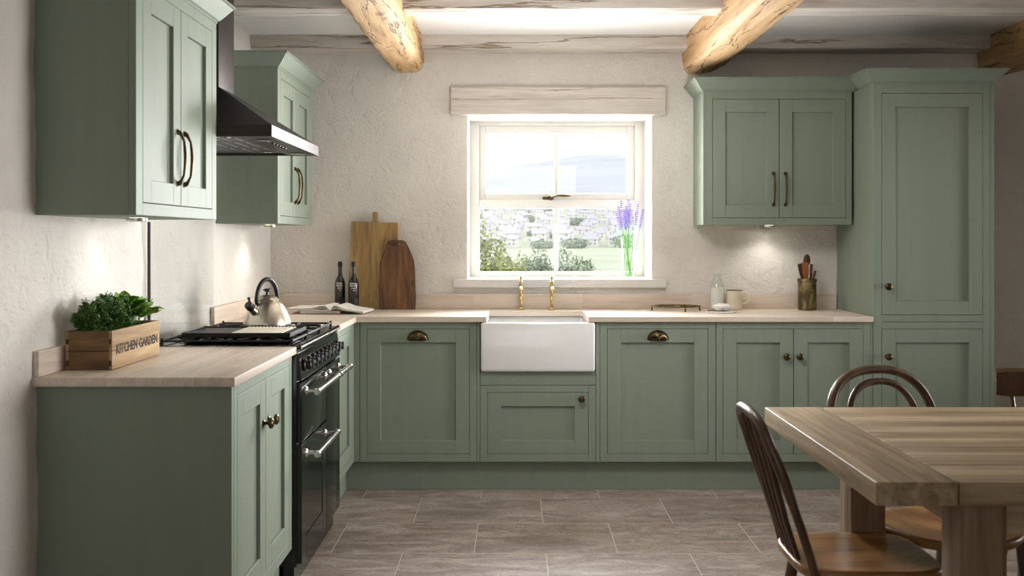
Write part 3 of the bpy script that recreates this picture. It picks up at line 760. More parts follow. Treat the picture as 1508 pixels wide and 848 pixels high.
for q in range(9):
    y = ry0+.075+q*.083
    mb = MB(); c = (rx-.004, y, .818); ax = (1, 0, .1)
    mb.lathe([(0, 0), (.024, 0), (.024, .004), (.019, .006), (.018, .026), (.013, .030), (0, .031)], c, 20, ax)
    mb.box(c[0]+.012, c[0]+.036, y-.004, y+.004, .803, .838, .002, 1)
    k = mb.build('control_knob', M['blackplastic'], cp, angle=35)
    mb = MB(); mb.lathe([(.0195, .004), (.0255, .004), (.0255, .009), (.0195, .009), (.0195, .004)], c, 20, ax); mb.build('steel_collar', M['chrome'], k)
mb = MB(); mb.box(LX+.03, rx-.002, ry0, ry1, .885, .898, .004); 
mb.box(rx-.010, rx-.002, ry0, ry1, .898, .904, .002, 1)
mb.build('hob_plate', M['enamel'], t)
mb = MB(); mb.cyl((rx-.002, ry0+.004, .892), (rx-.002, ry1-.004, .892), .006, n=12); o = mb.build('hob_rail', M['chrome'], t)
for (x, y, r) in ((-1.25, 3.87, .035), (-.95, 3.87, .045), (-1.09, 4.11, .055), (-1.25, 4.36, .045), (-.95, 4.36, .035)):
    mb = MB(); mb.lathe([(0, 0), (r+.01, 0), (r+.008, .006), (r, .008), (r, .012), (r*.8, .016), (0, .017)], (x, y, .898), 24); mb.build('burner', M['castiron'], t)
for k in range(3):
    a = ry0+.012+k*.267; b2 = a+.262; x0, x1 = LX+.075, rx-.035
    mb = MB(); z = .918
    for y in (a, b2-.01): mb.box(x0, x1, y, y+.010, z-.008, z, .002, 1)
    for x in (x0, x1-.01, (x0+x1)/2-.005): mb.box(x, x+.010, a, b2, z-.008, z, .002, 1)
    for cx_ in (x0+.14, x1-.14):
        cy_ = (a+b2)/2
        for ang in range(8):
            c_, s_ = math.cos(ang*PI/4), math.sin(ang*PI/4)
            mb.cyl((cx_+c_*.03, cy_+s_*.03, z-.002), (cx_+c_*.115, cy_+s_*.115, z-.003), .0045, n=8)
    for x in (x0+.005, x1-.005):
        for y in (a+.005, b2-.005): mb.cyl((x, y, .8985), (x, y, z-.004), .006, n=8); mb.cyl((x, y, z-.004), (x, y, z+.006), .005, n=8)
    mb.build('pan_support', M['castiron'], t)
# griddle resting on the pan supports
t = thing('griddle_plate', 'flat cast iron griddle, half ribbed, lying across the hob in front of the kettle', 'griddle', (-1.06, 3.94, .919))
mb = MB(); mb.box(-1.27, -.855, 3.80, 4.10, .919, .931, .002, 1)
for (a0, a1, b0, b1) in ((-1.27, -.855, 3.80, 3.808), (-1.27, -.855, 4.092, 4.10), (-1.27, -1.262, 3.80, 4.10), (-.863, -.855, 3.80, 4.10)): mb.box(a0, a1, b0, b1, .93, .936, .001, 1)
mb.build('plate', M['castiron'], t)
mb = MB()
for q in range(14): mb.box(-1.085+q*.0142, -1.078+q*.0142, 3.815, 4.085, .9305, .9365, .002, 1)
o = mb.build('ribs', M['ribglint'], t)

# ------------------------------------------------------------------ kettle
kx, ky, kz = -1.069, 4.31, .9185
t = thing('whistling_kettle', 'brushed steel whistling kettle with black looped handle on the hob', 'kettle', (kx, ky, kz))
mb = MB(); mb.lathe([(0, 0), (.094, 0), (.101, .003), (.1025, .008), (.100, .02), (.094, .042), (.084, .066), (.070, .090), (.056, .106), (.046, .113), (0, .113)], (kx, ky, kz), 48)
mb.build('body', M['kettle'], t, angle=40)
mb = MB(); mb.lathe([(.0495, .110), (.051, .114), (.048, .118), (.042, .124), (.028, .132), (.012, .136), (0, .137)], (kx, ky, kz), 36)
lid = mb.build('lid', M['kettle'], t, angle=40)
mb = MB(); mb.lathe([(0, .136), (.006, .136), (.005, .146), (.011, .150), (.018, .153), (.018, .158), (.010, .162), (0, .162)], (kx, ky, kz), 20); mb.build('lid_knob', M['blackplastic'], lid)
dx, dy = -.42, -.907
mb = MB(); pts = []
for i in range(17):
    a = PI*(-.06+1.12*i/16); pts.append((kx+dx*.070*math.cos(a), ky+dy*.070*math.cos(a), kz+.108+.094*math.sin(max(0, min(PI, a)))-(.012 if a < 0 or a > PI else 0)))
mb.tube(pts, [.006]+[.0095]*15+[.006], 12); mb.build('handle', M['blackplastic'], t, angle=60)
mb = MB(); base = Vector((kx+dx*.075, ky+dy*.075, kz+.062)); dr = Vector((dx, dy, .75)).normalized()
mb.tube([base, base+dr*.02, base+dr*.042], [.019, .016, .0145], 20); sp = mb.build('spout', M['kettle'], t)
mb = MB(); mb.tube([base+dr*.034, base+dr*.040, base+dr*.062, base+dr*.066], [.016, .0185, .0175, .013], 20)
tp = base+dr*.052; mb.tube([tp, tp+Vector((0, 0, .022)), tp+Vector((-.004, .006, .034))], [.005, .005, .007], 8)
mb.build('whistle_cap', M['blackplastic'], sp)

# ------------------------------------------------------------------ crate with herbs
x0, x1, y0, y1, z0, z1 = -1.366, -1.2237, 3.03, 3.435, ZT+.001, 1.0156
t = thing('wooden_crate', 'pine crate lettered KITCHEN GARDEN on the near worktop', 'crate', ((x0+x1)/2, (y0+y1)/2, z0))
zs_ = (z0, z0+.056, z0+.0575, z1)
for (a, b2) in ((zs_[0], zs_[1]), (zs_[2], zs_[3])):
    MB().box(x1-.010, x1, y0+.0005, y1-.0005, a, b2, .0015).build('side_board', M['crate'], t)
    MB().box(x0, x0+.010, y0+.0005, y1-.0005, a, b2, .0015).build('side_board', M['crate'], t)
    MB().box(x0+.010, x1-.010, y0, y0+.010, a, b2, .0015).build('end_board', M['crateX'], t)
    MB().box(x0+.010, x1-.010, y1-.010, y1, a, b2, .0015).build('end_board', M['crateX'], t)
MB().box(x0+.010, x1-.010, y0+.010, y1-.010, z0, z0+.01).build('base_board', M['crateX'], t)
for zz in (z0+.012, z0+.078):
    for xx in (x0+.002, x1-.010): MB().box(xx, xx+.008, y0-.0004, y0+.001, zz, zz+.016).build('finger_joint', M['crateend'], t)
mb = text_mb('KITCHEN GARDEN', .036, 1, .0003, .0012)
xs = [v.co.x for v in mb.bm.verts]; ys = [v.co.y for v in mb.bm.verts]
sx = (3.414-3.062)/(max(xs)-min(xs)); my = min(ys); sy = .031/(max(ys)-my)
for v in mb.bm.verts:
    u = (v.co.x-min(xs))*sx; h = (v.co.y-my)*sy; v.co = Vector((x1+.0004+v.co.z, 3.062+u, .941+h))
# slab serifs: thin bars at letter feet and heads
mb.build('lettering', M['ink'], t, smooth=False)
soil = MB(); g = {}
nx_, ny_ = 10, 26
for i in range(nx_):
    for j in range(ny_):
        g[i, j] = soil.bm.verts.new((x0+.0105+(x1-x0-.021)*i/(nx_-1), y0+.0105+(y1-y0-.021)*j/(ny_-1), z1-.022+.006*fbm((i, j, 0), .5)))
for i in range(nx_-1):
    for j in range(ny_-1): soil.bm.faces.new((g[i, j], g[i+1, j], g[i+1, j+1], g[i, j+1]))
tag(soil.build('potting_soil', M['soil']), 'dark soil filling the lettered crate', 'soil', kind='stuff')
def leaflet(mb, c, d, n, L, W):
    d = d.normalized(); s_ = d.cross(n)
    if s_.length < 1e-4: s_ = d.orthogonal()
    s_.normalize(); up = s_.cross(d)
    a = c; m1 = c+d*L*.45+s_*W+up*W*.25; m2 = c+d*L*.45-s_*W+up*W*.25; e = c+d*L-up*W*.2; mm = c+d*L*.5-up*W*.15
    v = [mb.bm.verts.new(p) for p in (a, m1, e, m2, mm)]
    mb.bm.faces.new((v[0], v[1], v[4])); mb.bm.faces.new((v[1], v[2], v[4])); mb.bm.faces.new((v[2], v[3], v[4])); mb.bm.faces.new((v[3], v[0], v[4]))
def herb(x, y, H, spread, mat, label, kind, seed, cnt):
    r = random.Random(seed); t = thing('herb_plant', label, 'herb', (x, y, z1-.018), 'herbs growing in the lettered crate')
    fo, stm = MB(), MB()
    for i in range(cnt):
        a = r.uniform(0, 2*PI); q = math.sqrt(r.random()); h = H*(1-.45*q*q)*r.uniform(.78, 1.05)
        b0 = Vector((x+.02*q*math.cos(a), y+.03*q*math.sin(a), z1-.02)); tip = Vector((x+spread[0]*q*math.cos(a), y+spread[1]*q*math.sin(a), z1-.02+h))
        tip.x = max(tip.x, LX+.035)
        mid = (b0+tip)/2+Vector((0, 0, .01))
        pts = [b0, mid, tip]; stm.tube(pts, [.0013, .0011, .0007], 5)
        if kind == 'parsley':
            for k in range(22):
                s_ = r.uniform(.0, 1.0); p = mid.lerp(tip, (s_-.3)/.7) if s_ > .3 else b0.lerp(mid, .45+s_*1.8)
                for q2 in range(5):
                    dd = Vector((r.gauss(0, 1), r.gauss(0, 1), r.gauss(.35, .7))).normalized()
                    leaflet(fo, p+dd*r.uniform(.001, .010), dd, Vector((r.gauss(0, 1), r.gauss(0, 1), 1)), r.uniform(.007, .012), r.uniform(.0025, .0045))
        else:
            out = Vector((math.cos(a), math.sin(a), 0))
            for k in range(5):
                p = mid.lerp(tip, k/4*.9+.05); dd = (out*r.uniform(.2, 1)+Vector((r.gauss(0, .5), r.gauss(0, .5), r.uniform(.3, 1)))).normalized()
                n_ = Vector((r.gauss(0, .4), r.gauss(0, .4), 1)); L = r.uniform(.03, .048); W = L*.30
                s_ = dd.cross(n_).normalized(); up = s_.cross(dd); prev = None; rows = []
                for q2 in range(6):
                    f_ = q2/5; wdt = W*math.sin(PI*min(1, .08+f_*.9))**.7; cc = p+dd*L*f_-up*(.012*f_*f_)
                    rows.append([fo.bm.verts.new(cc+s_*wdt*e_+up*(abs(e_)*wdt*.35+.0015*math.sin(q2*2+e_*3))) for e_ in (-1, -.4, 0, .4, 1)])
                for ra, rb in zip(rows, rows[1:]):
                    for c_ in range(4): fo.bm.faces.new((ra[c_], ra[c_+1], rb[c_+1], rb[c_]))
    fo.build('foliage', mat, t, angle=80); stm.build('stems', M['stem'], t)
cx_ = (x0+x1)/2
herb(cx_-.01, 3.075, .112, (.055, .055), M['parsley'], 'dark green curly herb at the near end of the crate', 'parsley', 1, 34)
herb(cx_+.005, 3.16, .128, (.055, .06), M['parsley'], 'tallest dark green curly herb, second from the near end of the crate', 'parsley', 2, 40)
herb(cx_-.0, 3.24, .122, (.055, .055), M['parsley'], 'dark green curly herb in the middle of the crate', 'parsley', 3, 36)
herb(cx_-.0, 3.33, .110, (.06, .06), M['lettuce'], 'broad-leaved bright green herb toward the far end of the crate', 'broad', 4, 30)
herb(cx_+.01, 3.40, .085, (.055, .05), M['lettuce'], 'small bright green leafy herb leaning over the far end of the crate', 'broad', 5, 20)

# ------------------------------------------------------------------ boards, bottles, books
def lean(mb, ybase, tilt):
    """rotate about X at base so the top leans back towards the wall"""
    mb.xf(Matrix.Translation((0, ybase, ZT+.0012)) @ Matrix.Rotation(-tilt, 4, 'X'))
    return mb
def bx(px, Y=5.63): return (px-757)*Y/1466
t = thing('chopping_board', 'large rectangular pine chopping board with peg handle leaning on the wall', 'chopping board', (-.815, 5.62, ZT))
mb = MB(); mb.prism([(bx(512.5), 0), (bx(585), 0), (bx(586.5), .488), (bx(517), .496)], 'Y', 0, .018); 
bmesh.ops.bevel(mb.bm, geom=list(mb.bm.edges), offset=.002, segments=1, affect='EDGES'); lean(mb, 5.615, .045).build('board', M['boardlight'], t)
mb = MB(); mb.prism([(bx(548.6), .485), (bx(555.4), .485), (bx(555.6), .52), (bx(556.4), .541), (bx(555), .549), (bx(549), .549), (bx(547.6), .541), (bx(548.4), .52)], 'Y', .001, .017)
bmesh.ops.bevel(mb.bm, geom=list(mb.bm.edges), offset=.003, segments=2, affect='EDGES'); lean(mb, 5.615, .045).build('handle', M['boardlight'], t)
t = thing('chopping_board', 'smaller dark smoked board with slanted shoulders leaning on the big board', 'chopping board', (-.66, 5.6, ZT))
o1 = [(560.4, 0), (610.6, 0), (611.4, .06), (610.0, .22), (608.7, .272), (601.5, .340), (596.5, .378), (592.5, .385), (576, .385), (571.5, .380), (570.5, .362), (567, .33), (560.2, .26)]
def board2(y0_, y1_, shrink=0):
    cx2 = 585; pts = [((px-cx2)*(1-shrink)+cx2, z*(1-shrink)+.19*shrink) for px, z in o1]
    return [(bx(p, 5.60), z) for p, z in pts]
mb = MB(); out = board2(0, 0); n = len(out)
# slab with a slot hole near the top
hole = [(bx(574.5, 5.6), .362), (bx(588, 5.6), .362), (bx(589.5, 5.6), .367), (bx(588, 5.6), .372), (bx(574.5, 5.6), .372), (bx(573, 5.6), .367)]
for yy in (0, .018):
    vo = [mb.bm.verts.new((p[0], yy, p[1])) for p in out]; vh = [mb.bm.verts.new((p[0], yy, p[1])) for p in hole]
    es = [mb.bm.edges.new((vo[i], vo[(i+1) % n])) for i in range(n)]+[mb.bm.edges.new((vh[i], vh[(i+1) % 6])) for i in range(6)]
    bmesh.ops.triangle_fill(mb.bm, use_beauty=True, edges=es)
    if yy == 0: a_, h_ = vo, vh
for i in range(n): mb.bm.faces.new((a_[i], a_[(i+1) % n], vo[(i+1) % n], vo[i]))
for i in range(6): mb.bm.faces.new((h_[i], h_[(i+1) % 6], vh[(i+1) % 6], vh[i]))
lean(mb, 5.588, .05).build('board', M['boarddark'], t, angle=30)
mb = MB(); pts = [(p[0], .009, p[1]) for p in out]; mb.tube([*pts[1:], pts[0]], .0042, 6, flat=2.2, up=(0, 1, 0))
lean(mb, 5.588, .05).build('dark_rim', M['darkedge'], t)

def oil(x, y, label):
    t = thing('oil_bottle', label, 'bottle', (x, y, ZT+.001), 'dark olive oil bottles by the chopping boards')
    c = (x, y, ZT+.001)
    mb = MB(); mb.lathe([(0, 0), (.026, 0), (.029, .004), (.029, .135), (.0285, .150), (.024, .168), (.016, .184), (.0115, .196), (.0105, .210), (.0105, .243), (0, .243)], c, 32); mb.build('glass_body', M['bottle'], t, angle=50)
    mb = MB(); mb.lathe([(.0108, .240), (.0125, .241), (.0125, .268), (.010, .270), (0, .270)], c, 24); mb.build('cap', M['blackplastic'], t)
    mb = MB(); r = .0294
    V = [[mb.bm.verts.new((x+r*math.sin(a), y-r*math.cos(a), ZT+z)) for a in [(-60+120*i/14)*PI/180 for i in range(15)]] for z in (.028, .068)]
    for i in range(14): mb.bm.faces.new((V[0][i], V[0][i+1], V[1][i+1], V[1][i]))
    mb.build('lower_label', M['labeldark'], t)
    for k, (w_, sz) in enumerate((('EXTRA', .0125), ('VIRGIN', .0125), ('OLIVE', .010), ('OIL', .010))):
        mb = text_mb(w_, sz, .9, .0002, .0003, 'CENTER'); zb = ZT+.146-k*.0125
        for v in mb.bm.verts:
            a = (v.co.x+(0, 0, .004, .008)[k])/r; rr_ = r+.0005+v.co.z; v.co = Vector((x+rr_*math.sin(a), y-rr_*math.cos(a), zb+v.co.y))
        mb.build('lettering', M['labelwhite'], t, smooth=False)
oil(-.971, 5.555, 'dark olive oil bottle with white lettering, left of the pair by the boards')
oil(-.891, 5.530, 'dark olive oil bottle with white lettering, the one directly before the pine board')

# closed book and open book on it
mb = MB(); a = Matrix.Translation((-1.02, 5.335, 0)) @ Matrix.Rotation(.03, 4, 'Z')
t = thing('closed_book', 'closed tan book lying under the open cookbook', 'book', (-1.02, 5.33, ZT+.001))
mb = MB(); mb.box(-.115, .10, -.075, .09, ZT+.001, ZT+.004, .001, 1); mb.box(-.115, .10, -.075, .09, ZT+.017, ZT+.020, .001, 1); mb.box(-.117, -.112, -.075, .09, ZT+.001, ZT+.020, .001, 1); mb.xf(a).build('cover', M['clothbook'], t)
mb = MB(); mb.box(-.110, .097, -.072, .087, ZT+.004, ZT+.017); mb.xf(a).build('pages', M['paper'], t)
t = thing('open_book', 'open white-paged cookbook lying on the worktop corner beside the kettle', 'book', (-1.0, 5.35, ZT+.02))
A = Matrix.Translation((-.955, 5.345, ZT+.0225)) @ Matrix.Rotation(-.10, 4, 'Z')
def pageblock(sgn, n_layers, wd):
    for k in range(n_layers):
        mb = MB(); rows = []
        for i in range(13):
            f_ = i/12; xx = sgn*wd*f_*(1-.01*k); lift = (.013*math.exp(-((f_-.16)/.16)**2)*(1-k*.28)+.004*(n_layers-k)) if f_ > .03 else .003
            drop = -.004*max(0, f_-.45) if sgn < 0 else -.026*max(0, f_-.30)
            rows.append([(xx, -.118+.004*k, lift+drop), (xx, .118+.002*k, lift+drop), (xx, .118+.002*k, lift+drop-.0025), (xx, -.118+.004*k, lift+drop-.0025)])
        vr = [[mb.bm.verts.new(p) for p in r_] for r_ in rows]
        for ra, rb in zip(vr, vr[1:]):
            for c_ in range(4): mb.bm.faces.new((ra[c_], ra[(c_+1) % 4], rb[(c_+1) % 4], rb[c_]))
        mb.bm.faces.new(vr[0]); mb.bm.faces.new(vr[-1])
        mb.xf(A).build('page_block', M['paper'], t, angle=40)
pageblock(-1, 3, .235); pageblock(1, 3, .180)
mb = MB(); mb.box(-.240, .0, -.122, .122, -.002, .001, .0008, 1); mb.xf(A).build('cover', M['cover'], t)

# ------------------------------------------------------------------ right worktop items
def W(px, py): # point on the worktop seen at a pixel
    Y = (1.3-ZT)*1466/(py-350); return (px-757)*Y/1466, Y
y = 5.50; x = (996-757)*y/1466
t = thing('trivet', 'old bronze wire trivet on three small feet beside the sink', 'trivet', (x, y, ZT))
mb = MB(); z = ZT+.026
def heart(cx_, cy_, s_, rot):
    pts = []
    for i in range(28):
        a = 2*PI*i/28; hx_ = 16*math.sin(a)**3; hy_ = 13*math.cos(a)-5*math.cos(2*a)-2*math.cos(3*a)-math.cos(4*a)
        q = Vector((hx_*s_, hy_*s_, 0)); q.rotate(Matrix.Rotation(rot, 3, 'Z')); pts.append((cx_+q.x, cy_+q.y, z))
    return pts
for k in range(3):
    a = k*2*PI/3+PI/2; mb.tube(heart(x+.062*math.cos(a)*1.1, y+.05*math.sin(a), .0040, a-PI/2+PI), .0032, 6, closed=True)
mb.tube([(x+.132*math.cos(2*PI*i/40), y+.10*math.sin(2*PI*i/40), z) for i in range(40)], .0032, 6, closed=True)
mb.build('wire_top', M['trivet'], t, angle=60)
for a in (PI*.98, -PI*.42, PI*.06):
    px_, py_ = x+.134*math.cos(a), y+.10*math.sin(a)
    MB().tube([(px_, py_, z+.003), (px_, py_, ZT+.012), (px_*1.0+.002*math.cos(a), py_, ZT+.001)], [.004, .0042, .0055], 8).build('foot', M['trivet'], t)
# milk bottle
y = 5.58; x = (1056.5-757)*y/1466
t = thing('milk_bottle', 'clear glass milk bottle three-quarters full of milk', 'bottle', (x, y, ZT+.001)); c = (x, y, ZT+.001)
mb = MB(); mb.lathe([(0, 0), (.038, 0), (.0415, .004), (.0415, .115), (.039, .130), (.030, .155), (.021, .175), (.0185, .186), (.022, .190), (.022, .200), (.020, .202), (.0175, .198), (.0165, .186), (.019, .174), (.028, .154), (.037, .130), (.0395, .114), (.0395, .005), (0, .004)], c, 36); mb.build('glass_body', M['glass'], t, angle=50)
mb = MB(); mb.lathe([(0, .005), (.0385, .006), (.0388, .113), (.038, .122), (0, .122)], c, 32); mb.build('milk', M['milk'], t)
# mug
x, y = W(1081.5, 456.5); y += .01; x = (1081.5-757)*y/1466
t = thing('mug', 'cream stoneware mug with brown rim beside the milk bottle', 'mug', (x, y, ZT+.001)); c = (x, y, ZT+.001)
mb = MB(); mb.lathe([(0, 0), (.037, 0), (.041, .004), (.0435, .02), (.0445, .09), (.045, .108), (.0435, .1095), (.0415, .107), (.041, .09), (.040, .02), (.036, .008), (0, .007)], c, 36); bd = mb.build('body', M['stoneware'], t, angle=50)
mb = MB(); mb.tube([(x+.0435*math.cos(2*PI*i/32), y+.0435*math.sin(2*PI*i/32), ZT+.1095) for i in range(32)], .0022, 6, closed=True); mb.build('brown_rim', M['trivet'], bd)
mb = MB(); mb.tube([(x+.042, y-.006, ZT+.092), (x+.060, y-.010, ZT+.098), (x+.076, y-.012, ZT+.085), (x+.080, y-.013, ZT+.063), (x+.070, y-.010, ZT+.042), (x+.052, y-.007, ZT+.036), (x+.041, y-.005, ZT+.038)], .0062, 10); mb.build('handle', M['stoneware'], t)
# napkin / small board with bowl
x, y = W(1062, 460.5)
t2 = MB(); t2.prism([(x-.085, y-.03), (x+.058, y-.05), (x+.098, y+.055), (x-.05, y+.07)], 'Z', ZT+.001, ZT+.009)
bmesh.ops.bevel(t2.bm, geom=list(t2.bm.edges), offset=.002, segments=1, affect='EDGES')
tag(t2.build('serving_tile', M['ceramic']), 'thin white tile under the sugar bowl by the mug', 'tile')
bxx, byy = x+.008, y+.018
t = thing('sugar_bowl', 'small shallow white bowl heaped with sugar on the white tile', 'bowl', (bxx, byy, ZT+.0095)); c = (bxx, byy, ZT+.0095)
mb = MB(); mb.lathe([(0, 0), (.025, 0), (.028, .003), (.044, .014), (.054, .026), (.055, .029), (.052, .0285), (.040, .017), (.025, .008), (0, .007)], c, 32); mb.build('dish', M['ceramic'], t)
mb = MB(); mb.lathe([(0, .040), (.015, .039), (.030, .034), (.045, .0265), (.048, .024), (0, .022)], c, 28)
for v in mb.bm.verts: v.co.z += .005*fbm(v.co, 60)
mb.build('sugar', M['milk'], t)
mb = MB(); sxx, syy = x-.03, y-.026
mb.tube([(sxx-.045, syy+.02, ZT+.0135), (sxx-.01, syy+.008, ZT+.0125), (sxx+.03, syy-.008, ZT+.0125)], [.0028, .002, .0028], 8); mb.lathe([(0, -.003), (.006, -.002), (.009, 0), (.006, .002), (0, .003)], (sxx+.038, syy-.011, ZT+.0135), 14)
tag(mb.build('teaspoon', M['trivet']), 'small dark spoon lying on the white tile', 'spoon')
# utensil crock
x, y = W(1188.5, 456.5); y += .0; x = (1188.5-757)*y/1466
t = thing('utensil_crock', 'mottled bronze utensil crock in front of the larder', 'crock', (x, y, ZT+.001)); c = (x, y, ZT+.001)
mb = MB(); mb.lathe([(0, 0), (.046, 0), (.050, .005), (.051, .012), (.050, .145), (.050, .155), (.0535, .157), (.0545, .165), (.0535, .174), (.050, .176), (.047, .174), (.046, .155), (.045, .012), (0, .008)], c, 40); mb.build('body', M['crock'], t, angle=50)
def utensil(name, label, mat, bx_, ang, L, head, dy_=0):
    """tilt ang in the X-Z plane; handle runs from crock floor up"""
    mb = MB(); 
    if head == 'spatula':
        mb.cyl((0, 0, 0), (0, 0, L*.62), .005, .005, 8); mb.prism([(-.006, L*.55), (.006, L*.55), (.017, L*.78), (.018, L), (-.018, L*1.0), (-.017, L*.78)], 'Y', -.003, .003)
    elif head == 'spoon':
        mb.cyl((0, 0, 0), (0, 0, L*.8), .005, .0045, 8); mb.lathe([(0, -.034), (.012, -.028), (.0195, -.012), (.0205, .004), (.016, .022), (.008, .032), (0, .035)], (0, 0, L-.035), 20, (0, 0, 1), .32)
    elif head == 'fork':
        mb.cyl((0, 0, 0), (0, 0, L*.7), .005, .006, 8); mb.prism([(-.006, L*.62), (.006, L*.62), (.013, L*.78), (.012, L), (.006, L), (.004, L*.84), (-.004, L*.84), (-.006, L), (-.012, L), (-.013, L*.78)], 'Y', -.003, .003)
    else:
        mb.tube([(0, 0, 0), (0, 0, L*.6), (0, 0, L*.9), (0, 0, L)], [.005, .006, .0085, .008], 10)
    mb.xf(Matrix.Translation((x+bx_, y+dy_, ZT+.012)) @ Matrix.Rotation(ang, 4, 'Y'))
    tag(mb.build(name, mat, angle=40), label, 'utensil', 'wooden utensils standing in the crock')
utensil('wooden_spatula', 'dark flat-topped wooden spatula, leftmost in the crock', M['utdark'], .012, -.19, .252, 'spatula', .0)
utensil('wooden_spoon', 'tall dark wooden spoon with oval bowl in the crock', M['utdark'], -.010, .055, .300, 'spoon', .020)
utensil('wooden_fork', 'reddish wooden server in front of the tall spoon in the crock', M['utred'], -.002, -.055, .256, 'spatula', -.018)
utensil('wooden_stirrer', 'upright thick dark wooden stick in the crock', M['utdark'], .012, .05, .245, 'handle', .0)
utensil('wooden_stirrer', 'short dark wooden stick leaning to the right out of the crock', M['utdark'], -.015, .27, .215, 'handle', -.01)

# ------------------------------------------------------------------ vase with lavender
vx, vy, vz = .675, 5.90, 1.0648
t = thing('glass_vase', 'clear glass vase of lavender on the window sill', 'vase', (vx, vy, vz)); c = (vx, vy, vz)
mb = MB(); mb.lathe([(0, 0), (.034, 0), (.037, .003), (.037, .12), (.038, .20), (.042, .235), (.0405, .236), (.036, .20), (.0345, .12), (.0345, .008), (0, .007)], c, 32); mb.build('glass_body', M['glass'], t, angle=50)
def lav_proto():
    o = thing('lavender_stem', 'lavender stem with a purple flower spike standing in the glass vase', 'flower', (vx, vy, vz+.01), 'lavender stems in the glass vase on the sill')
    MB().tube([(0, 0, 0), (.002, 0, .12), (0, 0, .26), (.001, 0, .335)], [.0018, .0018, .0016, .0012], 6).build('stem', M['lavstem'], o, local=True)
    mb = MB(); r = random.Random(3)
    for k in range(11):
        zz = .30+k*.0115; rr_ = .0055*(1-(k/11)**2*.75)
        for q in range(6):
            a = q*PI/3+k*.5; p = Vector((rr_*math.cos(a)*.6, rr_*math.sin(a)*.6, zz)); d = Vector((math.cos(a), math.sin(a), .9)).normalized()
            mb.tube([p, p+d*.007, p+d*.008], [.0014, .0022, .0008], 5)
    mb.build('flower_spike', M['lavender'], o, local=True, angle=60)
    return o
lp = lav_proto()
for i in range(15):
    o = lp if i == 0 else copy_tree(lp)
    a = R.uniform(0, 2*PI); tl = R.uniform(.08, .30) ; lx = math.cos(a)*1.25; ly = math.sin(a)*.6
    o.rotation_euler = (-ly*tl, lx*tl, R.uniform(0, 6))
    o.location = (vx-lx*tl*.085, vy-ly*tl*.085, vz+.009); s_ = R.uniform(.90, 1.10); o.scale = (1, 1, s_)

# ------------------------------------------------------------------ under-cabinet downlights
def puck(x, y, z, label, e=6):
    t = thing('downlight', label, 'downlight', (x, y, z-.012))
    mb = MB(); mb.lathe([(.026, -.0005), (.034, -.0005), (.034, -.010), (.030, -.012), (.026, -.010), (.026, -.0005)], (x, y, z), 24); mb.build('ring', M['chrome'], t)
    mb = MB(); mb.lathe([(0, -.009), (.026, -.009), (.026, -.006), (0, -.006)], (x, y, z), 24); mb.build('lens', M['puck'], t)
    L = bpy.data.lights.new('downlight lamp', 'SPOT'); L.energy = e; L.color = (1, .95, .87); L.spot_size = 2.3; L.spot_blend = .8; L.shadow_soft_size = .02
    lo = bpy.data.objects.new('downlight_lamp', L); COL.objects.link(lo); lo.parent = t; lo.location = (0, 0, -.004)
puck(1.425, 5.56, 1.3697, 'small round downlight under the wide cabinet right of the window', 2.6)
puck(-1.25, 5.10, 1.366, 'small round downlight under the wall cabinet behind the hood', 3)
puck(-1.25, 3.30, 1.366, 'small round downlight under the wall cabinet above the herb crate', 1.3)

# ------------------------------------------------------------------ dining table
TZ = .78
t = thing('dining_table', 'weathered oak dining table with breadboard ends at the lower right', 'table', (1.8, 2.6, 0))
ty0, ty1 = 2.117, 3.06
MB().box(.77, .9455, ty0, ty1, .729, TZ, .004, 3).build('breadboard_end', M['tableY'], t)
MB().box(2.56, 2.735, ty0, ty1, .729, TZ, .004, 3).build('breadboard_end', M['tableY'], t)
pw = (ty1-ty0)/6
mb = MB()
for k in range(6): mb.box(.9480, 2.5575, ty0+k*pw+.0003, ty0+(k+1)*pw-.0003, .729, TZ, .0022, 2)
mb.build('tabletop', M['table'], t)
for (x, y) in ((.972, 2.164), (.972, 2.872), (2.44, 2.164), (2.44, 2.872)):
    MB().box(x, x+.1, y, y+.1, 0, .7285, .003).build('leg', M['tableZ'], t)
MB().box(1.072, 2.44, 2.172, 2.197, .652, .7285, .002).build('apron', M['table'], t); MB().box(1.072, 2.44, 2.94, 2.965, .652, .7285, .002).build('apron', M['table'], t)
MB().box(.985, 1.01, 2.264, 2.872, .652, .7285, .002).build('end_apron', M['tableY'], t); MB().box(2.5, 2.525, 2.264, 2.872, .652, .7285, .002).build('end_apron', M['tableY'], t)

# ------------------------------------------------------------------ chairs (local: forward = +x, seat centre at origin)
def seat_bm(w, d, back_w=None, z=.45, th=.030, rnd=2.6, dish=.010):
    """saddled seat, superellipse outline"""
    mb = MB(); n = 56; K = [(0, 0)]
    bw = back_w or w
    def outl(s_, a):
        c_, q = math.cos(a), math.sin(a)
        rx_ = abs(c_)**(2/rnd)*math.copysign(1, c_)*d/2; ry_ = abs(q)**(2/rnd)*math.copysign(1, q)*w/2
        f_ = (rx_+d/2)/d; ry_ *= (bw/w)+(1-bw/w)*f_
        return rx_*s_, ry_*s_
    top = [mb.bm.verts.new((0, 0, z-dish))]; rings = []
    for s_, zz in ((.25, -dish*.95), (.5, -dish*.75), (.75, -dish*.3), (.9, 0), (.965, .001), (.992, -.003), (1.0, -.010), (.995, -.018), (.95, -.028), (.88, -th)):
        rings.append([mb.bm.verts.new((*outl(s_, 2*PI*i/n), z+zz)) for i in range(n)])
    for i in range(n): mb.bm.faces.new((top[0], rings[0][i], rings[0][(i+1) % n]))
    for a, b2 in zip(rings, rings[1:]):
        for i in range(n): mb.bm.faces.new((a[i], a[(i+1) % n], b2[(i+1) % n], b2[i]))
    mb.bm.faces.new(rings[-1]); return mb
